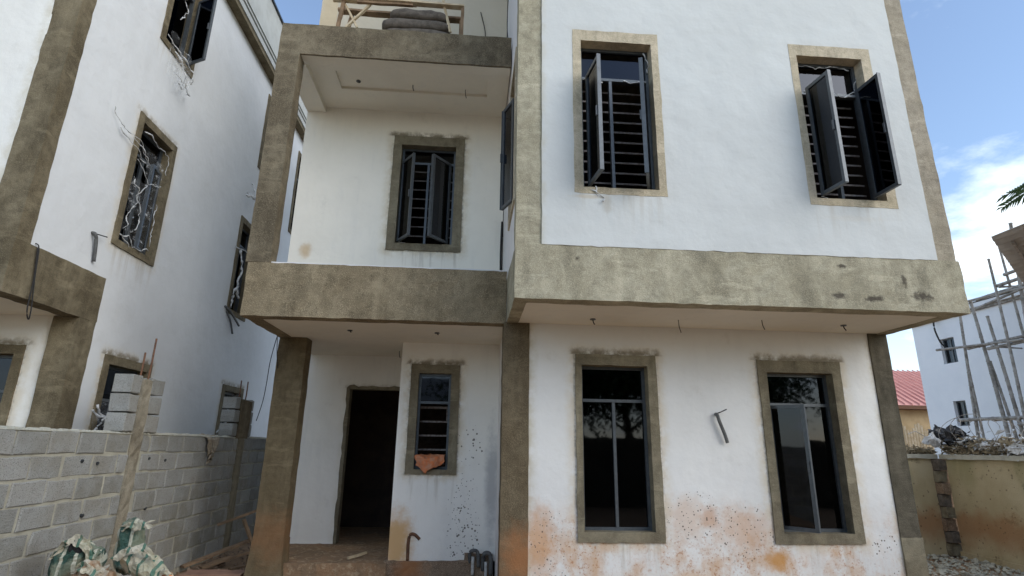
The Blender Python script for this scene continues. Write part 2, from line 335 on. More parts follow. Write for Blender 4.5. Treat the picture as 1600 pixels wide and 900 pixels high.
# ------------------------------------------------------------------ geometry helpers
class G:
    """collects faces; build() links them as one mesh object. T maps local (a,b,c) to world"""
    def __init__(s, T=None): s.v = []; s.f = []; s.mi = []; s.T = T or (lambda p: p); s.cur = 0; s.k = {}
    def add(s, vs, fs):
        o = len(s.v); s.v += [tuple(s.T(tuple(p))) for p in vs]
        s.f += [tuple(i+o for i in f) for f in fs]; s.mi += [s.cur]*len(fs)
    def box(s, x0, x1, y0, y1, z0, z1):
        s.add([(x0, y0, z0), (x1, y0, z0), (x1, y1, z0), (x0, y1, z0), (x0, y0, z1), (x1, y0, z1), (x1, y1, z1), (x0, y1, z1)],
              [(0, 3, 2, 1), (4, 5, 6, 7), (0, 1, 5, 4), (1, 2, 6, 5), (2, 3, 7, 6), (3, 0, 4, 7)]); return s
    def rbox(s, x0, x1, y0, y1, z0, z1, step=.12, jit=.004):
        """box with subdivided, slightly uneven faces and edges"""
        def ticks(a, b):
            n = max(1, min(90, round((b-a)/step))); return [a+(b-a)*i/n for i in range(n+1)]
        X, Y, Z = ticks(x0, x1), ticks(y0, y1), ticks(z0, z1); idx = {}; vs = []; fs = []
        def V(i, j, k):
            if (i, j, k) not in idx:
                p = Vector((X[i], Y[j], Z[k])); q = Vector(s.T(tuple(p)))
                d = noise.noise_vector(q*5.3)*jit*1.6+noise.noise_vector(q*17.)*jit
                idx[i, j, k] = len(vs); vs.append(tuple(p+d))
            return idx[i, j, k]
        a, b, c = len(X)-1, len(Y)-1, len(Z)-1
        for i in range(a):
            for j in range(b): fs += [(V(i, j, 0), V(i, j+1, 0), V(i+1, j+1, 0), V(i+1, j, 0)), (V(i, j, c), V(i+1, j, c), V(i+1, j+1, c), V(i, j+1, c))]
            for k in range(c): fs += [(V(i, 0, k), V(i+1, 0, k), V(i+1, 0, k+1), V(i, 0, k+1)), (V(i, b, k), V(i, b, k+1), V(i+1, b, k+1), V(i+1, b, k))]
        for j in range(b):
            for k in range(c): fs += [(V(0, j, k), V(0, j, k+1), V(0, j+1, k+1), V(0, j+1, k)), (V(a, j, k), V(a, j+1, k), V(a, j+1, k+1), V(a, j, k+1))]
        s.add(vs, fs); return s
    def tube(s, pts, r, n=6, cap=True):
        pts = [Vector(p) for p in pts]; R = r if isinstance(r, (list, tuple)) else [r]*len(pts); vs = []; fs = []
        for i, p in enumerate(pts):
            t = (pts[min(i+1, len(pts)-1)]-pts[max(i-1, 0)]).normalized()
            a = t.cross(Vector((0, 0, 1))) if abs(t.z) < .9 else t.cross(Vector((1, 0, 0)))
            a.normalize(); b = t.cross(a)
            vs += [tuple(p+(a*math.cos(2*math.pi*k/n)+b*math.sin(2*math.pi*k/n))*R[i]) for k in range(n)]
        for i in range(len(pts)-1):
            for k in range(n): fs.append((i*n+k, i*n+(k+1) % n, (i+1)*n+(k+1) % n, (i+1)*n+k))
        if cap: fs += [tuple(range(n-1, -1, -1)), tuple((len(pts)-1)*n+k for k in range(n))]
        s.add(vs, fs); return s
    def wall(s, u0, u1, z0, z1, d0, d1, holes=(), step=.5):
        """slab in (u, d, z) with rectangular holes (hu0,hu1,hz0,hz1)"""
        us = sorted({u0, u1, *[h[0] for h in holes], *[h[1] for h in holes]}); zs = sorted({z0, z1, *[h[2] for h in holes], *[h[3] for h in holes]})
        us = [u for u in us if u0 <= u <= u1]; zs = [z for z in zs if z0 <= z <= z1]
        def inh(a, b): return not (u0 < a < u1 and z0 < b < z1) or any(h[0] < a < h[1] and h[2] < b < h[3] for h in holes)
        vs = []; fs = []; idx = {}
        def V(i, j, k):
            if (i, j, k) not in idx: idx[i, j, k] = len(vs); vs.append((us[i], (d0, d1)[j], zs[k]))
            return idx[i, j, k]
        nu, nz_ = len(us)-1, len(zs)-1
        cell = lambda i, k: 0 <= i < nu and 0 <= k < nz_ and not inh((us[i]+us[i+1])/2, (zs[k]+zs[k+1])/2)
        for i in range(nu):
            for k in range(nz_):
                if not cell(i, k): continue
                fs += [(V(i, 0, k), V(i+1, 0, k), V(i+1, 0, k+1), V(i, 0, k+1)), (V(i, 1, k), V(i, 1, k+1), V(i+1, 1, k+1), V(i+1, 1, k))]
                if not cell(i-1, k): fs.append((V(i, 0, k), V(i, 0, k+1), V(i, 1, k+1), V(i, 1, k)))
                if not cell(i+1, k): fs.append((V(i+1, 0, k), V(i+1, 1, k), V(i+1, 1, k+1), V(i+1, 0, k+1)))
                if not cell(i, k-1): fs.append((V(i, 0, k), V(i, 1, k), V(i+1, 1, k), V(i+1, 0, k)))
                if not cell(i, k+1): fs.append((V(i, 0, k+1), V(i+1, 0, k+1), V(i+1, 1, k+1), V(i, 1, k+1)))
        s.add(vs, fs); return s
    def ring(s, o, i, d0, d1, jit=.006, n=14):
        """rectangular surround with hand-made edges: outer o, inner i (u0,u1,z0,z1), from d0 (proud) to d1 (depth of the reveal)"""
        def loop(r, j, seed):
            u0, u1, z0, z1 = r; c = [(u0, z0), (u1, z0), (u1, z1), (u0, z1)]; L = []
            for q in range(4):
                a, b = c[q], c[(q+1) % 4]
                for t in range(n):
                    f = t/n; u = a[0]+(b[0]-a[0])*f; z = a[1]+(b[1]-a[1])*f
                    w_ = noise.noise_vector(Vector((u*9+seed, z*9, seed*3.1)))*j*1.3+noise.noise_vector(Vector((u*31, z*31, seed)))*j
                    L.append((u+w_.x, z+w_.y))
            return L
        O = loop(o, jit, o[0]); I = loop(i, jit*.5, o[1]); m = len(O); vs = []; fs = []
        vs += [(u, d0, z) for u, z in O]+[(u, d0, z) for u, z in I]+[(u, .05, z) for u, z in O]+[(u, d1, z) for u, z in I]
        for k in range(m):
            q = (k+1) % m
            fs += [(k, q, m+q, m+k), (2*m+k, 2*m+q, q, k), (m+k, m+q, 3*m+q, 3*m+k)]
        s.add(vs, fs); return s
    def build(s, name, mat, parent=None, smooth=False, fixn=False):
        off = Vector((0, 0, 0)); p = parent
        while p is not None: off += p.location; p = p.parent
        me = bpy.data.meshes.new(name); me.from_pydata([tuple(Vector(v)-off) for v in s.v], [], s.f); me.validate()
        mats = mat if isinstance(mat, (list, tuple)) else [mat]
        for q in mats: me.materials.append(M[q] if isinstance(q, str) else q)
        if len(mats) > 1: me.polygons.foreach_set('material_index', s.mi[:len(me.polygons)])
        if s.T or fixn:
            bm = bmesh.new(); bm.from_mesh(me); bmesh.ops.recalc_face_normals(bm, faces=bm.faces); bm.to_mesh(me); bm.free()
        if smooth: me.polygons.foreach_set('use_smooth', [True]*len(me.polygons))
        ob = bpy.data.objects.new(name, me); COL.objects.link(ob); ob.parent = parent
        return ob

def tag(o, label=None, cat=None, group=None, kind=None):
    for k, v in (('label', label), ('category', cat), ('group', group), ('kind', kind)):
        if v: o[k] = v
    return o
def thing(name, loc, label, cat, group=None):
    o = bpy.data.objects.new(name, None); COL.objects.link(o); o.location = loc; o.empty_display_size = .2
    return tag(o, label, cat, group)
def yface(y0): return lambda p: (p[0], y0+p[1], p[2])          # wall facing the camera (-Y), u = X, depth grows with Y
def xface(x0, sgn=-1): return lambda p: (x0+sgn*p[1], p[0], p[2])   # u = Y; sgn=-1: wall faces +X ; +1: faces -X
def crumple(pts_fn, nu, nv, amp, f, seed, T=None):
    """crumpled sheet from a parametric surface"""
    g = G(T); vs = []; fs = []
    for j in range(nv+1):
        for i in range(nu+1):
            p = Vector(pts_fn(i/nu, j/nv)); d = noise.noise_vector(p*f+Vector((seed, seed*2.3, 0)))*amp+noise.noise_vector(p*f*2.7+Vector((0, seed, 5)))*amp*.5
            vs.append(tuple(p+d))
    for j in range(nv):
        for i in range(nu): a = j*(nu+1)+i; fs.append((a, a+1, a+nu+2, a+nu+1))
    g.add(vs, fs); return g

# ------------------------------------------------------------------ window builder
def leaf_parts(T, wnd, u0, d0, u1, d1, z0, z1, lab=None, rail=.042, th=.034):
    """an open or closed casement from hinge (u0,d0) to free edge (u1,d1)"""
    L = math.hypot(u1-u0, d1-d0); e = ((u1-u0)/L, (d1-d0)/L); nrm = (-e[1], e[0])
    def TT(p): return T((u0+e[0]*p[0]+nrm[0]*p[1], d0+e[1]*p[0]+nrm[1]*p[1], p[2]))
    g = G(TT); h = th/2
    g.box(0, rail, -h, h, z0, z1); g.box(L-rail, L, -h, h, z0, z1)
    g.box(rail, L-rail, -h, h, z0, z0+rail); g.box(rail, L-rail, -h, h, z1-rail, z1)
    g.box(L-.004, L+.006, -h-.012, h-.002, z0+.004, z1-.004)
    sh = g.build('sash', 'alu_edge', wnd)
    G(TT).box(rail-.005, L-rail+.005, -.004, .004, z0+rail-.005, z1-rail+.005).build('pane', 'glass', wnd)
    G(TT).box(L-rail*.8, L-rail*.3, -h-.03, -h, (z0+z1)/2-.06, (z0+z1)/2+.06).build('handle', 'alu', wnd)
    return sh

def window(house, T, out, inn, surr, transom=None, mull=None, leaves=(), fixed=(), bars=None, d=.12, jit=.006, ring=True, top_open=False, label=None):
    u0, u1, z0, z1 = inn
    if ring: wn_ = G(T).ring(out, inn, -.022, d+.10, jit).build('window', surr, house)
    else: wn_ = G(T).ring(out, inn, -.004, d+.05, .002).build('window', surr, house)
    if label: wn_['label'] = label
    f = .036; g = G(T)
    g.box(u0-.01, u0+f, d, d+.06, z0-.01, z1+.01); g.box(u1-f, u1+.01, d, d+.06, z0-.01, z1+.01)
    g.box(u0+f, u1-f, d, d+.06, z0-.01, z0+f); g.box(u0+f, u1-f, d, d+.06, z1-f, z1+.01)
    top = z1-f
    if transom: g.box(u0+f, u1-f, d-.006, d+.06, transom-f/2, transom+f/2); top = transom-f/2
    if mull: g.box(mull-f/2, mull+f/2, d-.003, d+.06, z0+f, top)
    g.build('window_frame', 'alu_edge', wn_)
    if transom and not top_open: G(T).box(u0+f, u1-f, d+.026, d+.034, transom+f/2, z1-f).build('pane', 'glass', wn_)
    for (a, b) in fixed: G(T).box(a, b, d+.026, d+.034, z0+f, top).build('pane', 'glass', wn_)
    for lf in leaves: leaf_parts(T, wn_, *lf, z0+f, top)
    if bars:
        n, bu0, bu1, r = bars
        for k in range(n):
            z = z0+.07+(top-z0-.12)*k/(n-1)
            G(T).box(bu0, bu1, d+.16, d+.16+.012, z-r, z+r).build('bar', 'steel_bar', wn_)
    return wn_

# ------------------------------------------------------------------ ground
def ground():
    g = G(); n = 70; vs = []; fs = []
    def ax(t): return math.copysign((abs(t)**3.2)*400+abs(t)*16, t)
    for j in range(n+1):
        for i in range(n+1):
            x = ax(i/n*2-1); y = ax(j/n*2-1)+6
            h = noise.noise(Vector((x*.7, y*.7, 0)))*.03 if abs(x) < 14 and abs(y) < 18 else 0
            vs.append((x, y, h-.03))
    for j in range(n):
        for i in range(n): a = j*(n+1)+i; fs.append((a, a+1, a+n+2, a+n+1))
    g.add(vs, fs); o = g.build('ground', 'dirt', smooth=True); o['kind'] = 'structure'
ground()
def stones(name, n, area, smin, smax, mat, label, z=0., ang=True):
    g = G()
    for _ in range(n):
        x = RND.uniform(area[0], area[1]); y = RND.uniform(area[2], area[3]); s = RND.uniform(smin, smax)*(1 if RND.random() < .85 else 1.8)
        c = Vector((x, y, z+s*.25)); vs = []
        q = Matrix.Rotation(RND.uniform(0, 6.28), 3, Vector((RND.gauss(0, 1), RND.gauss(0, 1), RND.gauss(0, 1))).normalized())
        for p in ((1, 0, 0), (-1, 0, 0), (0, 1, 0), (0, -1, 0), (0, 0, 1), (0, 0, -1)):
            v = q @ Vector(p)*s*RND.uniform(.5, 1.1); v.z *= .7; vs.append(tuple(c+v))
        g.add(vs, [(0, 2, 4), (2, 1, 4), (1, 3, 4), (3, 0, 4), (2, 0, 5), (1, 2, 5), (3, 1, 5), (0, 3, 5)])
    o = g.build(name, mat); tag(o, label, 'rubble', kind='stuff'); return o
stones('gravel', 2500, (5.6, 9.0, 6.5, 10.2), .012, .05, 'mortar', 'loose grey stone chips on the dirt beside the boundary wall')
stones('rubble', 1600, (-3.95, -1.0, 5.6, 12.5), .01, .04, 'foundation', 'small brown rubble strewn along the foot of the block wall')

# ------------------------------------------------------------------ the main house
H = thing('house', (0, 0, 0), 'unfinished white two-storey house with raw cement bands, columns and an open porch', 'house')
BX0, BX1, BY = .43, 5.49, 5.6            # upper bay
GY = 6.85                                 # ground-floor front wall
SOF, FT, BFT = 3.265, 3.867, 3.945
TOP = 10.6; BACK = 14.
# ground-floor front wall
G(yface(GY)).wall(.72, 5.216, 0, SOF+.02, 0, .22, [(1.35, 2.24, .79, 2.78), (3.735, 4.67, .785, 2.75)]).build('wall', 'ground_white', H)
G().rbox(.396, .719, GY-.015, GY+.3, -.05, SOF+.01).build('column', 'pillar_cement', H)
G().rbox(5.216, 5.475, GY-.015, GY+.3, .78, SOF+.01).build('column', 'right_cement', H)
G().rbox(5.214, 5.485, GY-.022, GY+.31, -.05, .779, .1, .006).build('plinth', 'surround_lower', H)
G().box(5.27, 5.47, GY+.3, BACK, 0, SOF).build('wall', 'side_white', H)
G().box(.43, .65, GY+.3, 9.95, 0, SOF+.01).build('wall', 'side_white', H)
# bay: soffit slab, cement frame, white panel
G().rbox(BX0+.012, BX1-.012, BY+.012, BACK, SOF, 3.5, .4, .002).build('soffit', 'soffit_white', H)
G().rbox(BX0, BX1+.02, BY-.012, BY+.2, SOF-.01, FT, .09, .005).build('fascia', 'bay_cement', H)
G().rbox(BX0+.002, BX0+.15, BY+.2, GY+.1, SOF-.004, FT, .12, .004).build('fascia', 'bay_cement', H)
G().rbox(BX1-.15, BX1+.018, BY+.2, GY+1.2, SOF-.006, FT, .12, .004).build('fascia', 'bay_cement', H)
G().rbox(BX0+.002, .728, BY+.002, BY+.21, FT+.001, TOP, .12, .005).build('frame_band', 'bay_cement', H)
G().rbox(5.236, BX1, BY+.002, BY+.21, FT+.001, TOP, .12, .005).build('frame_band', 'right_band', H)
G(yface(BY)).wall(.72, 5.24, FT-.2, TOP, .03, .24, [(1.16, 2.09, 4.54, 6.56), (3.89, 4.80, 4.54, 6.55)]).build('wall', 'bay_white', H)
G().box(BX0+.24, BX1-.24, BY+.25, 9.29, 3.501, 3.54).build('floor', 'room_shade', H)  # dark floors added to cut bounce; room shade is in their colour
G().box(-2.64, .2, 8.51, 10.59, 3.601, 3.64).build('floor', 'room_shade', H)
G().box(.66, 5.26, 7.12, 10.19, .01, .14).build('floor', 'room_shade', H)
# white finish coat panel, its ragged lower edge proud of the band
def coat():
    g = G(yface(BY)); vs = []; fs = []
    holes = [(1.10, 2.135, 4.505, 6.665), (3.845, 4.88, 4.495, 6.665)]
    us = sorted({.717, 5.247, *[h[0] for h in holes], *[h[1] for h in holes]}); us2 = []
    for a, b in zip(us, us[1:]): k = max(1, round((b-a)/.08)); us2 += [a+(b-a)*i/k for i in range(k)]
    us2.append(us[-1])
    zs = sorted({FT-.004, TOP, *[h[2] for h in holes], *[h[3] for h in holes]}); zs2 = []
    for a, b in zip(zs, zs[1:]): k = max(1, round((b-a)/.12)); zs2 += [a+(b-a)*i/k for i in range(k)]
    zs2.append(zs[-1]); nu, nz_ = len(us2), len(zs2)
    for k, z in enumerate(zs2):
        for i, u in enumerate(us2):
            du = dz = 0
            if k == 0: dz = noise.noise(Vector((u*7, 1, 0)))*.012+noise.noise(Vector((u*29, 1, 0)))*.008
            if i in (0, nu-1): du = noise.noise(Vector((z*6, 4, i)))*.008+noise.noise(Vector((z*23, 4, i)))*.005
            vs.append((u+du, -.018, z+dz))
    for k in range(nz_-1):
        for i in range(nu-1):
            cu, cz = (us2[i]+us2[i+1])/2, (zs2[k]+zs2[k+1])/2
            if any(h[0] < cu < h[1] and h[2] < cz < h[3] for h in holes): continue
            a = k*nu+i; fs.append((a, a+1, a+nu+1, a+nu))
    g.add(vs, fs)
    m = len(vs); edge = list(range(nu)); back = [(vs[i][0], .03, vs[i][2]) for i in edge]
    g.add([vs[i] for i in edge]+back, [(i, nu+i, nu+i+1, i+1) for i in range(nu-1)])
    for c in (0, nu-1):
        e = [k*nu+c for k in range(nz_)]; g.add([vs[i] for i in e]+[(vs[i][0], .03, vs[i][2]) for i in e], [(i, nz_+i, nz_+i+1, i+1) for i in range(nz_-1)])
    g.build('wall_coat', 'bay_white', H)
coat()
# bay side walls
G(xface(BX0, 1)).wall(BY+.2, 8.3, FT, TOP, .012, .22, [(5.92, 6.78, 4.54, 6.53)]).build('wall', 'side_white', H)
G().box(BX1-.22, BX1-.01, BY+.22, BACK, FT, TOP).build('wall', 'side_white', H)
G().box(BX0, BX1, BACK-.2, BACK, 0, TOP-.01).build('wall', 'side_white', H)
G().box(BX0+.235, BX1-.23, BY+.25, BACK-.21, 7.12, 7.35).build('floor_slab', 'surround_lower', H)
G().box(BX0+.23, BX1-.23, 9.3, 9.42, 3.55, 7.1).build('shade_partition', 'room_shade', H)
G().box(5.2, 5.255, BY+.26, 9.29, 3.55, 7.11).build('shade_partition', 'room_shade', H)  # dark lining added before the lit side wall, shade put in as colour
G().box(5.2, 5.26, 7.1, 10.19, .15, 3.25).build('shade_partition', 'room_shade', H)  # same dark lining on the ground floor, standing in for room shade
G().box(.66, 5.26, 10.2, 10.32, 0.1, SOF).build('shade_partition', 'room_shade', H)
G().box(-2.6, .4, 12.0, 12.12, 0.1, SOF).build('shade_partition', 'room_shade', H)
G().box(-2.6, .3, 10.6, 10.7, 3.6, 7.1).build('shade_partition', 'room_shade', H)
# porch
G(yface(8.49)).wall(-1.05, .43, .215, SOF+.01, 0, .2, [(-.80, -.26, 1.39, 2.83)]).build('wall', 'porch_white', H)
G().box(-1.05, -.9, 8.69, 9.95, .2, SOF+.01).build('wall', 'side_white', H)
def door_wall():
    g = G(yface(9.95)); g.wall(-2.83, -.9, .2, SOF+.01, 0, .2, [(-2.1, -1.16, .2, 2.69)]); g.build('wall', 'door_wall_white', H)
    # broken cement edge round the bare doorway
    r = G(yface(9.95)); vs = []; fs = []; pts = []
    for k in range(26): pts.append((-2.1, .2+2.5*k/25, 1, 0))
    for k in range(14): pts.append((-2.1+1.0*k/13, 2.7, 0, 1))
    for (u, z, a, b) in pts:
        w_ = .035+.03*noise.noise(Vector((u*8, z*6, 2)))+.02*noise.noise(Vector((u*20, z*20, 2)))
        vs += [(u-w_*a, -.006, z+w_*b), (u+.02*a, -.006, z-.02*b), (u+.02*a, .2, z-.02*b), (u-w_*a, .01, z+w_*b)]
    for k in range(len(pts)-1):
        o = 4*k; fs += [(o, o+4, o+5, o+1), (o+1, o+5, o+6, o+2), (o+3, o+7, o+4, o)]
    r.add(vs, fs); r.build('door_jamb', 'surround_lower', H)
door_wall()
G().box(-2.83, -2.63, 10.15, BACK, 0, SOF).build('wall', 'side_white', H)
G().box(-2.83, .43, BACK-.2, BACK, 0, 9.5).build('wall', 'side_white', H)
G().rbox(-2.832, -2.431, 8.3, 8.58, -.05, SOF+.005, .12, .005).build('column', 'column_cement', H)
def flare():
    g = G(); vs = []; fs = []; n = 6
    for k in range(n+1):
        z = -.05+.55*k/n; e = .05*(1-k/n)**1.5+.008
        vs += [(-2.832-e, 8.3-e, z), (-2.431+e*.6, 8.3-e, z), (-2.431+e*.6, 8.58+e, z), (-2.832-e, 8.58+e, z)]
    for k in range(n):
        for q in range(4): a = 4*k+q; b = 4*k+(q+1) % 4; fs.append((a, b, b+4, a+4))
    g.add(vs, fs); g.build('column_base', 'column_cement', H)
flare()
G().rbox(-2.80, -1.06, 8.38, 9.96, -.05, .2, .09, .012).build('porch_step', 'porch_floor', H)
G().rbox(-1.09, .40, 8.44, 9.96, -.05, .215, .07, .012).build('foundation', 'foundation', H)
G().box(-2.62, .64, 9.97, BACK-.2, -.05, .19).build('floor', 'porch_floor', H)
# balcony
G().rbox(-2.815, .44, GY+.02, 10.2, SOF, 3.6, .4, .002).build('soffit', 'soffit_white', H)
G().rbox(-2.845, .426, GY, GY+.2, SOF-.012, BFT, .09, .005).build('fascia', 'fascia_cement', H)
G().rbox(-2.845, -2.66, GY+.2, 8.3, SOF-.008, BFT, .12, .004).build('fascia', 'fascia_cement', H)
G().rbox(-2.80, .42, GY+.05, GY+.17, BFT-.01, BFT+.028, .12, .004).build('parapet_cap', 'side_white', H)
G().rbox(-2.83, -2.68, GY+.3, 8.3, BFT-.01, BFT+.05, .12, .004).build('parapet_cap', 'side_white', H)
G().rbox(-2.875, -2.578, GY-.005, GY+.22, BFT+.001, 7.57, .12, .005).build('column', 'beam_cement', H)
G().rbox(-2.577, .427, GY-.004, GY+.03, 7.065, 7.57, .12, .005).build('beam', 'beam_cement', H)
G().rbox(-2.577, .427, GY+.031, GY+.24, 7.085, 7.55, .2, .003).build('beam', 'soffit_white', H)
G().rbox(-2.868, -2.56, GY+.24, 8.3, 7.075, 7.4, .15, .003).build('beam', 'soffit_white', H)
def tray():
    g = G(); T = lambda p: (p[0], p[2], 7.17+p[1])
    g2 = G(T); g2.wall(-2.56, .43, GY+.23, 8.52, 0, .1, [(-2.2, .1, 7.32, 7.76)]); g2.build('ceiling', 'soffit_white', H)
    G().box(-2.25, .15, 7.28, 7.8, 7.215, 7.26).build('ceiling_tray', 'soffit_white', H)
tray()
G().box(-2.85, .42, GY+.24, BACK-.21, 7.28, 7.55).build('floor_slab', 'mortar', H)
G(yface(8.3)).wall(-2.865, .43, 3.6, 7.275, 0, .2, [(-1.29, -.35, 4.78, 6.57)]).build('wall', 'balcony_white', H)
G().box(-2.865, -2.66, 8.5, BACK, 3.6, 7.275).build('wall', 'side_white', H)
# third level set-back wall
G().rbox(-2.86, -2.585, 8.29, 8.6, 7.551, 10.4, .2, .004).build('column', 'tan_paint', H)
G().box(-2.585, .43, 8.3, 8.5, 7.551, 10.4).build('wall', 'cream_paint', H)
G().box(-2.86, -2.66, 8.6, BACK, 7.551, 10.3).build('wall', 'cream_paint', H)
# roof over the whole house (seen only from the side)
G().box(-2.95, .42, 8.0, BACK+.1, 10.401, 10.6).build('roof', 'cornice', H)
G().box(BX0-.1, BX1+.1, BY+.3, BACK+.15, TOP+.002, TOP+.2).build('roof', 'cornice', H)

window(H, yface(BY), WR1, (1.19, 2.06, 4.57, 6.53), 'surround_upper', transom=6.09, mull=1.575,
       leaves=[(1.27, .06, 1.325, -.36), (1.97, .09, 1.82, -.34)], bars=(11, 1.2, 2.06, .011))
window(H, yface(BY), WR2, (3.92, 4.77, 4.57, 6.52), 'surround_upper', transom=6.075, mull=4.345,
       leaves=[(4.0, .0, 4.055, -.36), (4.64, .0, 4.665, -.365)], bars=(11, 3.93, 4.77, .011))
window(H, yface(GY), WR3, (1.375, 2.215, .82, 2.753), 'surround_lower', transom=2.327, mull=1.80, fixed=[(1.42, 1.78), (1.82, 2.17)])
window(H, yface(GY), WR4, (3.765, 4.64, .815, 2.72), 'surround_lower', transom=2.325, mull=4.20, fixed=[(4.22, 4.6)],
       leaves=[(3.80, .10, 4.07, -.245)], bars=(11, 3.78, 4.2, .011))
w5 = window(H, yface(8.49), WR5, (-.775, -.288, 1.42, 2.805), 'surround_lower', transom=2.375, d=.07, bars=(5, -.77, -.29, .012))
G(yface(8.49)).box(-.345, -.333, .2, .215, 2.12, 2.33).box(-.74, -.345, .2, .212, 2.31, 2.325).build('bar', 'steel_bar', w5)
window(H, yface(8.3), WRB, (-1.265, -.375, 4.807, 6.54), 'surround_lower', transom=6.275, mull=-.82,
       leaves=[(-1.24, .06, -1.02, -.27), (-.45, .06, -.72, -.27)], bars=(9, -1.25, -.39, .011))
# window in the bay's side, one casement standing open over the balcony
sw = window(H, xface(BX0+.012, 1), (5.86, 6.84, 4.5, 6.6), (5.95, 6.75, 4.57, 6.5), 'surround_upper', transom=6.05, leaves=[(6.12, -.01, 6.42, -.125)], d=.1)

# small fixings on the house
def cable(pts, r, name, parent=None, mat='black_cable', n=5):
    P = [Vector(p) for p in pts]; out = []
    for i in range(len(P)-1):
        for k in range(5):
            t = k/5; p0 = P[max(i-1, 0)]; p1 = P[i]; p2 = P[i+1]; p3 = P[min(i+2, len(P)-1)]
            out.append(.5*((2*p1)+(-p0+p2)*t+(2*p0-5*p1+4*p2-p3)*t*t+(-p0+3*p1-3*p2+p3)*t*t*t))
    out.append(P[-1]); return G().tube(out, r, n).build(name, mat, parent, smooth=True)
for i, (x, y, z) in enumerate([(-1.68, 7.65, SOF), (-.487, 7.65, SOF), (1.46, 6.5, SOF), (2.49, 6.4, SOF), (3.47, 6.27, SOF), (4.587, 6.4, SOF),
                               (-1.07, 7.62, 7.215), (-.245, 7.66, 7.215), (-1.91, 7.6, 7.215), (-1.2, 9.3, SOF)]):
    hlen = (.03, .03, .07, .16, .12, .07, .11, .16, .03, .12)[i]
    cable([(x, y, z+.02), (x+.004, y, z-hlen*.5), (x+.02, y-.01, z-hlen)], .007 if hlen < .12 else .005, 'wire_stub', H)
    if hlen < .08: G().tube([(x, y, z+.005), (x, y, z-.012)], .035, 10).build('ceiling_socket', 'alu', H)
# bent conduit sticking out of the ground-floor wall
cable([(3.06, GY-.0, 2.18), (3.055, GY-.05, 2.17), (3.07, GY-.06, 2.10), (3.13, GY-.055, 1.93), (3.155, GY-.05, 1.84)], .022, 'conduit', H, 'grey_pipe', 8)
cable([(3.05, GY+.01, 2.185), (3.09, GY-.05, 2.20), (3.15, GY-.12, 2.235)], .007, 'wire_stub', H)
# chase cut in the porch wall and drain pipes at its foot
cable([(-.78, 8.488, .22), (-.785, 8.488, .45), (-.76, 8.486, .55), (-.70, 8.486, .55), (-.63, 8.486, .49)], .022, 'pipe_chase', H, 'rust_steel', 8)
cable([(.12, 8.42, .05), (.12, 8.42, .28)], .022, 'drain_pipe', H, 'white_pipe', 10)
cable([(.30, 8.40, .0), (.30, 8.40, .22)], .02, 'drain_pipe', H, 'white_pipe', 10)
cable([(.08, 8.46, .2), (.08, 8.42, .34), (.18, 8.41, .345), (.2, 8.42, .15)], .024, 'drain_pipe', H, 'grey_pipe', 8)
cable([(.26, 8.46, .1), (.27, 8.41, .31), (.36, 8.40, .30), (.37, 8.42, .05)], .03, 'drain_pipe', H, 'grey_pipe', 8)
G().rbox(-.0, .40, 8.475, 8.5, .0, .31, .06, .01).build('wall_patch', 'foundation', H)
# cables hanging from the balcony edge and down the bay corner
cable([(-2.86, 8.28, 3.28), (-2.90, 8.25, 2.9), (-2.93, 8.3, 2.55), (-2.95, 8.3, 2.3), (-3.0, 8.3, 2.05)], .006, 'hanging_cable', H)
cable([(-2.86, 8.28, 3.28), (-2.82, 8.25, 3.0), (-2.80, 8.3, 2.8)], .006, 'hanging_cable', H)
cable([(.415, 8.2, 5.2), (.40, 8.1, 4.6), (.41, 8.1, 3.97)], .018, 'hanging_cable', H)
cable([(.40, 7.3, 8.9), (.38, 7.3, 8.2), (.41, 7.1, 7.6)], .006, 'hanging_cable', H)
cable([(-.05, 8.28, 9.3), (.03, 8.27, 8.95), (.05, 8.27, 8.75)], .008, 'hanging_cable', H)

# ------------------------------------------------------------------ things on the house
t = thing('scaffold_bench', (-1.3, 7.3, 7.57), 'rough timber trestle bench standing on the upper terrace above the balcony', 'bench')
def board(a, b, wd, th, name, mat, par, jit=.003):
    """plank from a to b"""
    a, b = Vector(a), Vector(b); L = (b-a).length; e = (b-a)/L
    s_ = e.cross(Vector((0, 0, 1)));  s_ = s_.normalized() if s_.length > .2 else Vector((1, 0, 0)); n_ = s_.cross(e)
    T = lambda p: tuple(a+e*p[0]+s_*p[1]+n_*p[2])
    g = G(T); g.rbox(0, L, -wd/2, wd/2, -th/2, th/2, max(.06, L/14), jit); return g.build(name, mat, par)
board((-2.33, 7.18, 8.36), (-1.05, 7.2, 8.39), .12, .035, 'plank', 'pale_timber', t)
board((-1.1, 7.22, 8.415), (-.31, 7.25, 8.43), .10, .03, 'plank', 'pale_timber', t)
board((-2.3, 7.45, 8.375), (-.32, 7.5, 8.4), .12, .035, 'plank', 'timber', t)
board((-1.95, 7.17, 8.32), (-1.1, 7.19, 8.345), .05, .04, 'rail', 'timber', t)
for a, b in (((-2.16, 7.2, 8.36), (-2.24, 7.22, 7.56)), ((-2.1, 7.5, 8.36), (-2.2, 7.5, 7.56)), ((-.33, 7.24, 8.40), (-.33, 7.26, 7.56)), ((-.36, 7.5, 8.4), (-.36, 7.5, 7.56))):
    board(a, b, .05, .05, 'leg', 'timber', t)
for a, b in (((-1.75, 7.21, 8.33), (-2.1, 7.25, 7.9)), ((-2.14, 7.23, 8.3), (-1.92, 7.24, 7.9)), ((-.95, 7.4, 8.4), (-.6, 7.3, 7.65)), ((-.7, 7.3, 8.8), (-.5, 7.2, 7.9))):
    board(a, b, .04, .03, 'brace', 'pale_timber', t)
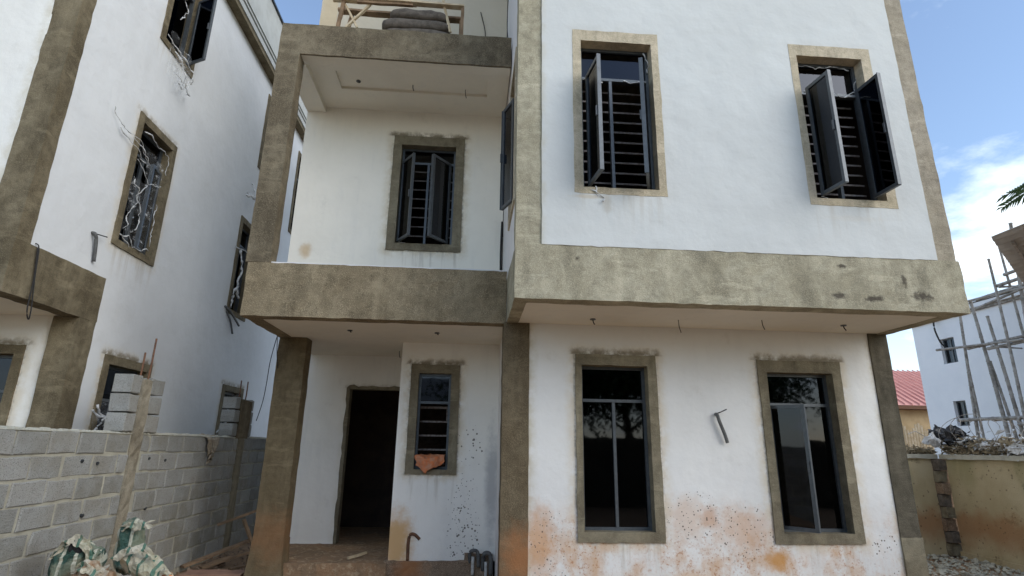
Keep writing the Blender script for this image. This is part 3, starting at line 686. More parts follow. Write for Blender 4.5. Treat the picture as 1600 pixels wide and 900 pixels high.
def pillow(c, sx, sy, sz, rot, seed, amp=.03, n=9):
    g = G(); vs = []; fs = []; R_ = Matrix.Rotation(rot, 3, 'Z'); seg = n*2
    for j in range(n+1):
        ph = -math.pi/2+math.pi*j/n
        for i in range(seg):
            th = 2*math.pi*i/seg
            cx, cy, cz = math.cos(th)*math.cos(ph), math.sin(th)*math.cos(ph), math.sin(ph)
            q = lambda v, e: math.copysign(abs(v)**e, v)
            p = Vector((q(cx, .45)*sx, q(cy, .45)*sy, q(cz, .8)*sz))
            p += noise.noise_vector(p*6+Vector((seed, 0, 0)))*amp+noise.noise_vector(p*17+Vector((seed, 3, 0)))*amp*.45
            vs.append(tuple(Vector(c)+R_ @ p))
    for j in range(n):
        for i in range(seg): a = j*seg+i; b = j*seg+(i+1) % seg; fs.append((a, b, b+seg, a+seg))
    g.add(vs, fs); return g
for k, (x, z, sx, lb) in enumerate(((-1.04, 7.66, .54, 'lowest grey sack of the flat stack on the upper terrace, hidden behind the beam'), (-1.0, 7.83, .52, 'grey sack second from the bottom of the stack on the upper terrace'),
        (-1.04, 8.01, .53, 'wide grey sack in the stack on the upper terrace, directly under the top one'), (-1.01, 8.19, .44, 'dark grey sack on top of the flat stack under the trestle bench'))):
    o = pillow((x, 7.34, z), sx, .19, .095, 0, 3+k*5, .022, 14).build('cement_sack', 'grey_sack', smooth=True); tag(o, lb, 'sack', 'sacks stacked on the upper terrace')
o = board((-.25, 7.0, 7.60), (.28, 7.0, 7.60), .08, .03, 'plank', 'timber', None); tag(o, 'short dark plank lying on the terrace edge right of the bench', 'plank')
# orange rag over the sill of the porch window
o = crumple(lambda a, b: (-.74+.42*a, 8.44+.06*math.sin(a*9)*.5+(.10 if b < .25 else 0)*(1-b*4)-.02*b, 1.63-(.25-.12*abs(a-.35)*2)*b), 16, 14, .035, 9, 4).build('rag', 'rag_orange', smooth=True)
md = o.modifiers.new('thick', 'SOLIDIFY'); md.thickness = .006
tag(o, 'crumpled orange rag hanging over the sill of the small porch window', 'rag')
o = board((-1.62, 8.62, .225), (-1.42, 8.95, .24), .035, .03, 'timber_offcut', 'pale_timber', None); tag(o, 'short pale timber offcut on the muddy porch floor', 'offcut')

# ------------------------------------------------------------------ neighbour's house on the left
N = thing('house', (-7.5, 10, 0), 'white house on the left under construction, plastic film flapping at its side windows', 'house')
NX, NY = -5.0, 6.04
nholes = [(a[0]+.08, a[1]-.08, a[2]+.07, a[3]-.09) for a in (NWA, NWB, NWC, NWD, NWE, NWF, NWG)]
G(xface(NX)).wall(NY+.2, 20, 3.5, 10.6, 0, .22, [h for h in nholes if h[2] > 3.6]).build('wall', 'neighbour_side', N)
G(xface(NX)).wall(7.35, 20, 0, 3.5, 0, .22, [h for h in nholes if h[2] < 3]).build('wall', 'neighbour_side', N)
G().rbox(NX-.3, NX+.014, NY-.004, NY+.21, 3.87, 10.6, .15, .006).build('frame_band', 'neighbour_cement', N)
G().rbox(-9.9, NX+.02, NY-.012, NY+.2, 3.255, 3.868, .15, .005).build('fascia', 'neighbour_cement', N)
G().rbox(NX-.2, NX+.018, NY+.2, 7.6, 3.257, 3.866, .1, .006).build('fascia', 'neighbour_cement', N)
G().box(-9.9, NX-.02, NY+.01, 20, 3.27, 3.45).build('soffit', 'soffit_white', N)
G().rbox(NX-.3, NX+.016, 7.27, 7.59, 0, 3.256, .12, .006).build('column', 'neighbour_cement', N)
G(yface(7.3)).wall(-9.9, NX-.3, 0, 3.27, 0, .2, [(-6.53, -5.63, .79, 2.80)]).build('wall', 'neighbour_front', N)
window(N, yface(7.3), (-6.6, -5.55, .7, 2.887), (-6.5, -5.66, .82, 2.77), 'neighbour_cement', transom=2.32, mull=-6.08, fixed=[(-6.46, -6.1), (-6.06, -5.7)])
G(yface(NY)).wall(-9.6, NX-.29, 3.86, 10.6, .0, .22, [(-7.23, -6.32, 4.54, 6.53), (-7.23, -6.32, 7.77, 9.73)]).build('wall', 'neighbour_front', N)
window(N, yface(NY), (-7.3, -6.25, 4.47, 6.6), (-7.2, -6.35, 4.57, 6.5), 'neighbour_cement', transom=6.05, mull=-6.78, fixed=[(-7.15, -6.8), (-6.76, -6.4)])
window(N, yface(NY), (-7.3, -6.25, 7.7, 9.8), (-7.2, -6.35, 7.8, 9.7), 'neighbour_cement', transom=9.3, mull=-6.78, fixed=[(-7.15, -6.8), (-6.76, -6.4)])
G().box(-9.9, NX-.23, 19.8, 20, 0, 10.6).build('wall', 'side_white', N)
G().box(-9.9, -9.7, NY+.3, 19.8, 0, 10.6).build('wall', 'side_white', N)
G().box(-9.6, NX-.24, 6.9, 19.7, 7.1, 7.3).build('floor_slab', 'soffit_white', N)
G().box(-6.9, -6.8, 7.6, 19.7, .1, 10.2).build('shade_partition', 'room_shade', N)
G().box(-9.8, NX-.1, NY+.1, 19.9, 10.55, 10.7).build('roof', 'cornice', N)
# stepped cornice along the side
G().box(NX-.01, -4.82, 9.0, 20.3, 10.02, 10.12).build('cornice', 'neighbour_cement', N)
g = G(); g.box(NX-.01, -4.80, 8.2, 20.3, 10.121, 10.25); g.box(NX-.01, -4.84, 8.2, 20.3, 10.25, 10.30); g.box(NX-.01, -4.79, 8.2, 20.3, 10.30, 10.34)
g.box(NX-.01, -4.83, 8.2, 20.3, 10.34, 10.43); g.box(NX-.01, -4.80, 8.2, 20.3, 10.43, 10.50); g.box(NX-.01, -4.81, 8.2, 20.3, 10.5, 11.42); g.build('cornice', 'cornice', N)
G().box(NX-.02, -4.77, 8.2, 20.35, 11.421, 11.47).build('cornice', 'metal_trim', N)
XN = xface(NX)
def nwin(R, surr='neighbour_cement', jit=.008, **k):
    inn = (R[0]+.11, R[1]-.11, R[2]+.10, R[3]-.12)
    return window(N, XN, R, inn, surr, d=.13, jit=jit, **k)
nwin(NWA, transom=9.25, fixed=[(7.75, 8.1)], leaves=[(8.44, .02, 8.25, -.36)])
wB = nwin(NWB, transom=5.9, mull=8.07, fixed=[(7.7, 8.05)], leaves=[(8.46, .08, 8.13, .02)])
nwin(NWC, transom=2.3, mull=8.52, fixed=[(8.1, 8.5)])
nwin(NWD, transom=2.3, mull=12.26, fixed=[(11.85, 12.24), (12.28, 12.66)])
nwin(NWE, transom=5.9, mull=11.82, fixed=[(11.5, 11.8)], leaves=[(12.15, .0, 11.95, -.25)])
nwin(NWF, transom=9.2, mull=12.2, fixed=[(11.88, 12.18), (12.22, 12.55)])
nwin(NWG, transom=9.0, mull=14.7, fixed=[(14.35, 14.68), (14.72, 15.05)])
# conduit stubs and cables on the neighbour's side wall
X_ = NX+.0
for P in ([(X_, 7.16, 4.36), (X_+.05, 7.15, 4.34), (X_+.05, 7.20, 4.25), (X_+.03, 7.27, 4.0)], ):
    cable(P, .022, 'conduit', N, 'grey_pipe', 7)
cable([(X_, 7.16, 4.36), (X_+.06, 7.25, 4.36), (X_+.08, 7.34, 4.37)], .008, 'wire_stub', N)
cable([(X_, 11.25, 4.40), (X_+.05, 11.4, 4.34), (X_+.05, 11.75, 4.22), (X_+.05, 11.95, 4.14)], .022, 'conduit', N, 'grey_pipe', 7)
cable([(X_, 11.35, 4.33), (X_+.05, 11.5, 4.15), (X_+.05, 11.7, 3.92)], .020, 'conduit', N, 'grey_pipe', 7)
cable([(X_+.0, 6.33, 3.90), (X_+.05, 6.33, 3.84), (X_+.05, 6.38, 3.5), (X_+.06, 6.43, 3.15), (X_+.05, 6.44, 3.04), (X_+.07, 6.36, 3.15), (X_+.05, 6.37, 3.5), (X_+.05, 6.31, 3.84)], .007, 'hanging_cable', N)
# plastic film torn and tied at the windows
def sheet(y0, y1, z0, z1, seed, amp=.05, x=NX-.02, mat='film'):
    """torn clear film stretched over an opening"""
    def f(a, b):
        w_ = 1-.35*abs(noise.noise(Vector((b*4, seed, 1))))*2*b
        return (x+.03*math.sin(a*7+b*5+seed), y0+(y1-y0)*(.5+(a-.5)*w_), z1+(z0-z1)*b)
    return crumple(f, 14, 18, amp, 5, seed).build('plastic_film', mat, N, smooth=True)
def strand(pts, r, seed, n=9, par=None):
    """twisted wisp of film"""
    P = [Vector(p) for p in pts]; out = []; rs = []
    for i in range(len(P)-1):
        for k in range(n):
            p = P[i].lerp(P[i+1], k/n); out.append(p+noise.noise_vector(p*6+Vector((seed, 0, 0)))*.05+noise.noise_vector(p*19+Vector((seed, 0, 0)))*.018)
            rs.append(r*(.35+1.3*abs(noise.noise(p*11+Vector((0, seed, 0))))*1.6))
    return G().tube(out, rs, 5).build('film_strand', 'white_plastic', par or N, smooth=True)
xf = NX+.02
sheet(7.7, 8.3, 4.5, 5.5, 3, .06); sheet(7.95, 8.4, 5.0, 6.0, 5, .04)
for q, P in enumerate([[(xf+.04, 6.95, 6.12), (xf+.04, 7.2, 5.93), (xf+.04, 7.6, 5.98), (xf-.03, 8.05, 5.78)], [(xf+.04, 7.15, 5.92), (xf+.04, 7.5, 5.86), (xf-.02, 7.95, 5.75)], [(xf+.04, 7.45, 5.95), (xf+.03, 7.7, 5.93), (xf-.02, 8.0, 5.78)],
        [(xf, 7.74, 6.22), (xf, 8.0, 6.2), (xf, 8.4, 6.15), (xf, 8.43, 5.8)], [(xf, 7.7, 5.75), (xf, 8.05, 5.5), (xf, 8.4, 5.62)], [(xf, 8.05, 5.5), (xf, 7.85, 5.2), (xf, 8.05, 4.9), (xf, 7.95, 4.7)],
        [(xf, 7.72, 5.45), (xf, 7.9, 5.2), (xf, 7.78, 4.9), (xf, 7.7, 4.6)], [(xf, 7.68, 4.55), (xf, 7.85, 4.6), (xf, 7.95, 4.45), (xf, 8.2, 4.5), (xf, 8.4, 4.55)],
        [(xf+.02, 7.6, 4.5), (xf+.02, 7.8, 4.48), (xf, 8.0, 4.42), (xf, 8.3, 4.46)], [(xf, 8.38, 5.3), (xf, 8.3, 4.9), (xf, 8.4, 4.6)]]):
    strand(P, .007, q)
sheet(7.75, 8.3, 7.25, 7.98, 7, .08, NX+.1); sheet(7.95, 8.35, 7.2, 7.8, 8, .09, NX+.14)
for q, P in enumerate([[(xf, 7.74, 7.95), (xf+.1, 8.0, 7.8), (xf+.15, 8.3, 7.7), (xf+.15, 8.35, 7.45)], [(xf+.1, 7.9, 7.75), (xf+.15, 8.15, 7.5), (xf+.1, 8.3, 7.35), (xf+.1, 8.05, 7.3)],
        [(xf+.1, 8.3, 7.6), (xf+.12, 8.2, 7.4), (xf+.1, 8.4, 7.3), (xf+.02, 8.5, 7.4)], [(xf+.1, 7.95, 7.4), (xf+.15, 8.2, 7.35), (xf+.15, 8.3, 7.5)], [(xf-.02, 8.0, 8.95), (xf-.02, 8.12, 8.75), (xf-.02, 8.05, 8.55), (xf-.02, 7.95, 8.45)]]):
    strand(P, .010, q+20)
sheet(8.0, 8.75, 1.75, 2.28, 10, .08, NX+.03); sheet(7.8, 8.2, 1.7, 2.15, 11, .09, NX+.12)
for q, P in enumerate([[(xf, 7.95, 2.2), (xf+.1, 8.2, 1.95), (xf+.1, 8.5, 1.75)], [(xf+.1, 7.8, 2.15), (xf+.12, 7.95, 2.0), (xf+.1, 7.85, 1.8)]]): strand(P, .02, q+30)
sheet(11.9, 12.6, 1.7, 2.75, 12, .09, NX+.04); sheet(11.5, 12.1, 1.8, 2.1, 13, .1, NX+.15)
for q, P in enumerate([[(xf+.1, 11.5, 1.95), (xf+.15, 11.8, 2.0), (xf+.1, 12.1, 2.05), (xf, 12.3, 2.2)], [(xf, 12.0, 2.6), (xf+.05, 12.2, 2.3), (xf, 12.1, 2.0)]]): strand(P, .03, q+40)
for q, P in enumerate([[(xf+.1, 11.3, 5.6), (xf+.1, 11.5, 5.2), (xf+.05, 11.4, 4.7), (xf, 11.5, 4.4)], [(xf, 11.3, 5.7), (xf+.15, 11.6, 5.65)], [(xf, 11.35, 6.95), (xf+.15, 11.35, 6.8), (xf+.15, 11.5, 7.05), (xf, 11.6, 7.3)], [(xf+.1, 11.2, 6.85), (xf+.15, 11.5, 6.85)], [(xf+.1, 11.4, 4.9), (xf+.1, 11.6, 4.6)]]): strand(P, .022, q+50)

for q, (P, r) in enumerate([([(2.0, 5.70, 6.50), (2.01, 5.69, 6.40), (2.05, 5.69, 6.30), (2.06, 5.68, 6.17)], .009), ([(1.22, 5.70, 6.06), (1.35, 5.69, 6.07), (1.5, 5.7, 6.05)], .006), ([(1.75, 5.7, 6.06), (1.9, 5.69, 6.04), (2.04, 5.7, 6.07)], .008),
        ([(1.30, 5.58, 4.56), (1.36, 5.56, 4.50), (1.40, 5.57, 4.44), (1.36, 5.57, 4.38)], .007), ([(1.33, 5.57, 4.56), (1.33, 5.56, 4.48), (1.38, 5.57, 4.40)], .006),
        ([(3.95, 5.70, 6.46), (3.96, 5.69, 6.30), (3.95, 5.7, 6.15), (4.02, 5.7, 6.10), (4.1, 5.7, 6.09)], .009), ([(4.3, 5.7, 6.10), (4.45, 5.7, 6.07), (4.6, 5.7, 6.09), (4.72, 5.7, 6.15), (4.73, 5.7, 6.35)], .006),
        ([(3.98, 5.7, 6.47), (4.2, 5.7, 6.46), (4.45, 5.7, 6.48), (4.7, 5.7, 6.45)], .005), ([(4.0, 5.62, 4.60), (4.1, 5.6, 4.59), (4.2, 5.62, 4.6)], .005), ([(-1.25, 8.38, 6.0), (-1.24, 8.37, 5.8), (-1.25, 8.38, 5.7)], .01), ([(-1.24, 8.38, 4.95), (-1.23, 8.36, 4.86), (-1.1, 8.38, 4.83)], .01)]):
    strand(P, r, q+70, par=H)

# ------------------------------------------------------------------ block wall
W = thing('block_wall', (-4.11, 9, 0), 'unfinished grey sandcrete block wall between the two houses', 'wall')
WX = -4.0
G().rbox(WX-.215, WX-.013, 3.6, 13.6, -.1, 1.835, .11, .005).build('mortar', 'mortar', W)
bl, bh = .45, .225; cnt = 0
strips = [(7.17, 7.38), (10.25, 10.75)]; gaps = [(7.17, 7.38), (10.35, 10.60)]
def block(y0, y1, z0, z1, x0=WX-.225, x1=WX, name='block'):
    q = lambda a: RND.uniform(-a, a)
    y0 += .013+q(.007); y1 -= .013+q(.007); z0 += .011+q(.007); z1 -= .011+q(.007); pr = q(.007)
    g = G(); out = []
    for (a, b, n) in (((y0, z0), (y1, z0), 3), ((y1, z0), (y1, z1), 2), ((y1, z1), (y0, z1), 3), ((y0, z1), (y0, z0), 2)):
        for k in range(n): f = k/n; out.append((a[0]+(b[0]-a[0])*f+q(.007), a[1]+(b[1]-a[1])*f+q(.007)))
    if RND.random() < .3: k = RND.choice((0, 3, 5, 8)); out[k] = (out[k][0]+(.02 if k in (0, 8) else -.02), out[k][1]+(.012 if k < 4 else -.012))
    m = len(out); cy, cz = (y0+y1)/2, (z0+z1)/2
    vs = [(x0, y, z) for y, z in out]+[(x1+pr-.01, y, z) for y, z in out]+[(x1+pr+q(.002), cy+(y-cy)*.955, cz+(z-cz)*.91) for y, z in out]+[(x1+pr+q(.004), cy+q(.05), cz+q(.03))]
    fs = []
    for k in range(m):
        n = (k+1) % m; fs += [(k, n, m+n, m+k), (m+k, m+n, 2*m+n, 2*m+k), (2*m+k, 2*m+n, 3*m)]
    g.add(vs, fs); return g.build(name, 'block', W)
for c in range(8):
    z0 = .035+c*bh; y = 3.9+(c % 2)*bl/2+RND.uniform(-.03, .03)
    while y < 13.2:
        ln = bl*RND.uniform(.92, 1.05); a, b = y, y+ln
        for (s0, s1) in gaps:
            if a < s1 and b > s0:
                if a < s0-.08: block(a, s0, z0, z0+bh)
                if b > s1+.08: block(s1, b, z0, z0+bh)
                break
        else: block(a, b, z0, z0+bh)
        y = b
for (s0, s1), nc in zip(strips, (3, 3)):
    if s0 < 9: G().rbox(WX-.2, WX+.006, s0, s1, -.05, 1.84+nc*bh-.03, .1, .012).build('concrete_strip', 'strip_cement', W)
    else:
        G().rbox(WX-.2, WX+.006, s0+.1, s1-.15, -.05, 1.82, .1, .008).build('concrete_strip', 'surround_lower', W)
        G().rbox(WX-.2, WX+.004, s0, s1, 1.821, 1.84+nc*bh-.03, .1, .008).build('concrete_strip', 'column_cement', W)
    for k in range(nc):
        block(s0-.22, s0, 1.85+k*bh, 1.85+(k+1)*bh); block(s1, s1+(.31 if s0 < 9 else .12), 1.85+k*bh, 1.85+(k+1)*bh)
for (x, y, z, l) in ((-4.08, 7.22, 2.4, .42), (-4.04, 7.33, 2.4, .62), (-4.08, 10.3, 2.4, .42), (-4.04, 10.5, 2.4, .42)):
    G().tube([(x, y, z), (x+.01, y, z+l*.5), (x+.0, y+.02, z+l)], .011, 6).build('rebar', 'rust_steel', W)
hol = [(6.36, 1.55), (6.62, 1.52), (7.62, 1.55), (8.02, 1.52), (7.75, .95), (6.55, 1.0)]
for (y, z) in hol:
    G().tube([(WX-.03, y, z), (WX+.008, y, z-.01)], [.016, .02], 7).build('hole', 'metal_trim', W)
# a mortar squeeze along the top
g = G(); 
for k in range(110):
    y = 4.0+k*.085; s = RND.uniform(.02, .05); g.add([(WX-.2, y, 1.832), (WX+.004, y, 1.832), (WX+.002, y+.08, 1.832), (WX-.2, y+.08, 1.832), (WX-.1, y+.04, 1.84+s*.6), (WX-.03, y+.05, 1.84+s*.5)], [(0, 1, 5, 4), (1, 2, 5), (2, 3, 4, 5), (3, 0, 4)])
o = g.build('mortar_lumps', 'mortar', W); o['kind'] = 'stuff'
o = crumple(lambda a, b: (WX+.03+.02*math.sin(b*3)-(.12 if b < .15 else 0)*(1-b/.15), 9.03+.5*a+(.12*b if a < .5 else -.12*b), 1.87-.44*b*(1-.6*abs(a-.5))), 10, 12, .03, 8, 21).build('net_sack', 'net_cloth', smooth=True)
tag(o, 'tan net sack draped over the top of the block wall', 'sack')

# ------------------------------------------------------------------ leftovers at the foot of the block wall
t = thing('trestle', (-3.5, 9.6, 0), 'low timber trestle leaning between block wall and porch column', 'trestle')
board((-3.80, 9.5, .53), (-2.95, 9.9, .86), .09, .03, 'plank', 'timber', t)
for a, b in (((-3.45, 9.6, .60), (-3.25, 9.5, .28)), ((-3.25, 9.7, .66), (-3.05, 9.6, .3)), ((-3.2, 9.8, .68), (-3.22, 9.9, .1))): board(a, b, .05, .03, 'leg', 'timber', t)
for k, (a, b, wd, lb) in enumerate([((-3.95, 8.9, .06), (-3.0, 10.2, .42), .10, 'long grey plank sloping up towards the porch column'),
                               ((-3.75, 9.0, .03), (-2.95, 9.9, .24), .12, 'brown plank lying below the sloping one by the column'),
                               ((-3.3, 8.9, .03), (-2.85, 9.5, .06), .09, 'short brown plank flat on the dirt near the column foot')]):
    o = board(a, b, wd, .03, 'plank', 'timber', None); tag(o, lb, 'plank', 'planks by the block wall')
o = G().rbox(-3.75, -2.95, 8.35, 8.72, .02, .06, .08, .008).build('cardboard_sheet', 'cardboard'); tag(o, 'reddish brown sheet of board lying flat left of the porch column', 'board')

# sacks on a heap of sand
def heap():
    g = G(); n = 26; vs = []; fs = []
    for j in range(n+1):
        for i in range(n+1):
            a, b = i/n*2-1, j/n*2-1; r = min(1, math.hypot(a, b)); h = .62*(1-r)**.75
            p = Vector((-3.05+a*1.3 if a > 0 else -3.05+a*.9, 5.55+b*1.5, 0)); h += noise.noise(p*3)*.05*(1-r)
            vs.append((p.x, p.y, h-.06))
    for j in range(n):
        for i in range(n): a = j*(n+1)+i; fs.append((a, a+1, a+n+2, a+n+1))
    g.add(vs, fs); o = g.build('sand_heap', 'dirt', smooth=True); tag(o, 'heap of brown sand under the empty sacks', 'heap', kind='stuff')
heap()
def sack(name, mat, c, size, rot, seed, lab, mouth=None, amp=.07):
    """crumpled woven sack: a squashed bag with deep folds and a torn mouth"""
    sx, sy, sz = size; n, seg = 40, 64; vs = []; fs = []; R_ = Matrix.Rotation(rot[2], 3, 'Z') @ Matrix.Rotation(rot[0], 3, 'X') @ Matrix.Rotation(rot[1], 3, 'Y')
    for j in range(n+1):
        v = j/n
        for i in range(seg):
            th = 2*math.pi*i/seg; rr = (math.sin(min(1, v*1.6+.02)*math.pi/2))*(1-.35*v) if v < 1 else .5
            fl = 1+.22*math.sin(th*3+seed+v*3)+.14*math.sin(th*5+seed*2-v*6)
            p = Vector((math.cos(th)*rr*sx*fl, math.sin(th)*rr*sy*fl, (v-.5)*2*sz))
            p += noise.noise_vector(p*5+Vector((seed, 0, 0)))*amp*1.5
            for fq, am in ((9, .8), (21, .45), (44, .2)):
                rg = 1-2*abs(noise.noise(p*fq+Vector((seed, fq, 0)))); p += Vector((math.cos(th), math.sin(th), .5))*(rg-.5)*amp*am*.8
            vs.append(R_ @ p)
    for j in range(n):
        for i in range(seg): a = j*seg+i; b = j*seg+(i+1) % seg; fs.append((a, b, b+seg, a+seg))
    g = G(); g.add([tuple(v) for v in vs], fs)
    o = g.build(name, mat, None, smooth=False); o.location = c
    md = o.modifiers.new('thick', 'SOLIDIFY'); md.thickness = .006
    tag(o, lab, 'sack', 'empty cement sacks by the block wall'); return o
def bag(c, r, rot, seed, mat, amp=.03, parent=None, name='sack_body', e=.6):
    n, seg = 34, 60; vs = []; fs = []
    Rm = Matrix.Rotation(rot[2], 3, 'Z') @ Matrix.Rotation(rot[1], 3, 'Y') @ Matrix.Rotation(rot[0], 3, 'X')
    q = lambda v: math.copysign(abs(v)**e, v)
    for j in range(n+1):
        ph = -math.pi/2+math.pi*j/n
        for i in range(seg):
            th = 2*math.pi*i/seg; d = Vector((math.cos(th)*math.cos(ph), math.sin(th)*math.cos(ph), math.sin(ph)))
            p = Vector((q(d.x)*r[0], q(d.y)*r[1], q(d.z)*r[2])); k = 0
            for fq, am in ((5.5, 1.1), (12, .95), (26, .5), (50, .2)):
                k += (.55-abs(noise.noise(Vector((p.x*fq, p.y*fq, p.z*fq*.6))+Vector((seed*3.1, fq, seed))))*2)*am
            p += d*k*amp+noise.noise_vector(p*4+Vector((seed, 1, 2)))*amp*1.4
            vs.append(tuple(Vector(c)+Rm @ p))
    for j in range(n):
        for i in range(seg): a = j*seg+i; b = j*seg+(i+1) % seg; fs.append((a, b, b+seg, a+seg))
    g = G(); g.add(vs, fs); return g.build(name, mat, parent)
def mouth(pts, wd, seed, mat, par, amp=.03):
    """the open, frayed end of a sack"""
    P = [Vector(p) for p in pts]; L = len(P)-1
    def f(a, b):
        k = min(int(a*L), L-1); p = P[k].lerp(P[k+1], a*L-k); return (p.x+.02*math.sin(b*8+seed), p.y-.03*b, p.z-wd*b*(.7+.5*abs(noise.noise(Vector((a*6, seed, 0))))))
    o = crumple(f, 22, 8, amp, 12, seed).build('sack_mouth', mat, par); md = o.modifiers.new('t', 'SOLIDIFY'); md.thickness = .005; return o
def sack_thing(c, lab, nm='woven_sack'): return thing(nm, c, lab, 'sack', 'empty cement sacks by the block wall')
t = sack_thing((-3.45, 5.7, .6), 'green sack with a cream folded top over a dark opening, leftmost of the pile')
bag((-3.44, 5.72, .66), (.19, .13, .20), (.1, .15, .2), 1.3, 'sack_green', .03, t)
mouth([(-3.60, 5.62, .80), (-3.50, 5.60, .91), (-3.40, 5.6, .94), (-3.32, 5.6, .90), (-3.27, 5.62, .78)], .09, 3, 'sack_pale', t)
bag((-3.41, 5.62, .84), (.06, .03, .05), (0, 0, 0), 2, 'dark_trash', .01, t, 'sack_hollow_shade')  # black lump stands in for the shaded hollow of the sack
t = sack_thing((-3.1, 5.8, .6), 'tall dark green striped sack with its frayed cream mouth flopped over, behind the others')
bag((-3.09, 5.84, .80), (.10, .085, .24), (.1, -.12, .5), 4.1, 'sack_green', .02, t, e=.75)
mouth([(-3.14, 5.74, 1.00), (-3.06, 5.72, 1.04), (-2.96, 5.70, 1.05), (-2.86, 5.70, 1.06)], .075, 8, 'sack_pale', t, .025)
t = sack_thing((-2.85, 5.6, .6), 'cream sack with green print slumped flat on the right of the pile')
bag((-2.82, 5.60, .70), (.20, .11, .085), (.5, .38, -.1), 7.7, 'sack_pale', .022, t, e=.7)
mouth([(-3.02, 5.52, .80), (-2.92, 5.5, .86), (-2.80, 5.5, .88), (-2.68, 5.52, .80)], .06, 13, 'sack_pale', t, .03)
t = sack_thing((-3.18, 5.5, .55), 'crumpled brown and cream sack squeezed low between the green ones')
bag((-3.18, 5.52, .61), (.13, .09, .10), (.3, .5, .6), 11.2, 'sack_brown', .04, t)
mouth([(-3.30, 5.46, .72), (-3.2, 5.43, .76), (-3.08, 5.44, .70)], .08, 23, 'sack_pale', t, .035)
t = sack_thing((-2.58, 5.58, .55), 'small orange and white wrapper at the right end of the sacks', 'paper_sack')
bag((-2.60, 5.58, .59), (.08, .035, .05), (.5, .6, .2), 15.5, 'sack_orange', .03, t)
mouth([(-2.66, 5.53, .66), (-2.6, 5.52, .69), (-2.53, 5.53, .64)], .05, 19, 'sack_pale', t, .02)

# ------------------------------------------------------------------ right boundary wall
B = thing('boundary_wall', (8.75, 8, 0), 'stained tan rendered boundary wall with a coping, right of the house', 'wall')
def skew(x0, y0, x1, y1):
    L = math.hypot(x1-x0, y1-y0); e = ((x1-x0)/L, (y1-y0)/L)
    return (lambda p: (x0+e[0]*p[0]-e[1]*p[1], y0+e[1]*p[0]+e[0]*p[1], p[2])), L
T1, L1 = skew(8.78, 10.05, 8.2, 3.0)
G(T1).rbox(0, L1, -.0, .22, -.05, 1.66, .25, .004).build('wall_panel', 'boundary', B)
G(T1).rbox(-.05, L1, -.07, .29, 1.661, 1.74, .2, .006).build('coping', 'mortar', B)
G(T1).rbox(.0, L1, -.05, -.0, -.05, .10, .2, .008).build('wall_foot', 'boundary', B)
T2, L2 = skew(5.6, 10.2, 8.62, 10.2)
G(T2).rbox(0, L2, .0, .22, -.05, 1.66, .25, .004).build('wall_panel', 'boundary', B)
G(T2).rbox(0, L2+.1, -.06, .26, 1.661, 1.74, .2, .006).build('coping', 'mortar', B)
# rough toothed joint at the corner
for k in range(8):
    z = .02+k*.205; q = .05 if k % 2 else 0
    G().rbox(8.615+q*.3, 8.80+q*.2, 10.10-q, 10.42, z, z+.19, .06, .012).build('block', ('surround_lower', 'grey_sack', 'foundation')[k % 3], B)
G().box(8.62, 8.95, 10.2, 10.45, -.05, 1.66).build('light_blocker', 'foundation', B)  # box added behind the joint to stop light coming through the gap
# debris lying on the coping
def litter(name, n, T, u0, u1, v0, v1, z, s0, s1, mat, label, zup=.2, sharp=1.):
    g = G(T)
    for _ in range(n):
        u = RND.uniform(u0, u1); v = RND.uniform(v0, v1); s = RND.uniform(s0, s1); zz = z+abs(RND.gauss(0, .4))*zup*(1-((u-u0)/(u1-u0)-.35)**2)
        a = Vector((RND.gauss(0, 1), RND.gauss(0, 1), RND.gauss(0, .5))).normalized()*s; b = Vector((RND.gauss(0, 1), RND.gauss(0, 1), RND.gauss(0, .5))).normalized()*s*.4*sharp
        c = Vector((u, v, zz)); k = a.cross(b).normalized()*s*.25
        g.add([tuple(c-a), tuple(c-b+k), tuple(c+a), tuple(c+b+k)], [(0, 1, 2), (0, 2, 3)])
    o = g.build(name, mat); tag(o, label, 'litter', kind='stuff'); return o
litter('dry_leaves', 2600, T1, .0, 3.2, -.05, .28, 1.76, .03, .10, 'dry_leaf', 'dry leaves and straw heaped along the coping', .26)
litter('plastic_scraps', 260, T1, .0, 3.2, -.05, .25, 1.80, .03, .10, 'white_plastic', 'torn white plastic scraps mixed into the straw on the coping', .3)
litter('black_scraps', 160, T1, .0, .7, -.05, .25, 1.88, .03, .09, 'dark_trash', 'black plastic scraps tangled at the wall corner', .3)
litter('dry_leaves', 700, T2, 2.2, 3.1, -.05, .25, 1.76, .03, .09, 'dry_leaf', 'dry straw and leaves lying on the coping behind the house corner', .14)
def trash(seed, c, s, mat, lab, nm='plastic_bag'):
    def f(a, b): 
        th = a*6.28; r = math.sin(b*math.pi)*.5+.1; return (c[0]+math.cos(th)*s[0]*r, c[1]+math.sin(th)*s[1]*r, c[2]+(b-.3)*s[2])
    o = crumple(f, 16, 12, max(s)*.34, 9, seed).build(nm, mat); tag(o, lab, 'plastic bag', 'rubbish on the boundary wall'); return o
trash(2, (8.72, 10.2, 1.95), (.22, .2, .22), 'white_plastic', 'white torn plastic bag above the wall joint, leftmost of the rubbish')
trash(5, (8.86, 9.85, 1.98), (.26, .2, .34), 'dark_trash', 'black plastic bag between the white ones on the boundary wall')
trash(6, (8.95, 10.25, 2.02), (.3, .2, .34), 'dark_trash', 'black plastic scrap standing behind the white bags')
trash(9, (8.82, 9.55, 1.93), (.2, .2, .2), 'white_plastic', 'white crumpled sheet beside the black plastic bag')
trash(12, (8.76, 9.1, 1.85), (.2, .3, .10), 'white_plastic', 'flat grey-white sheet lying on the straw midway along the coping')
trash(14, (8.66, 8.25, 1.80), (.3, .6, .12), 'white_plastic', 'long white plastic sheet at the right end of the coping')
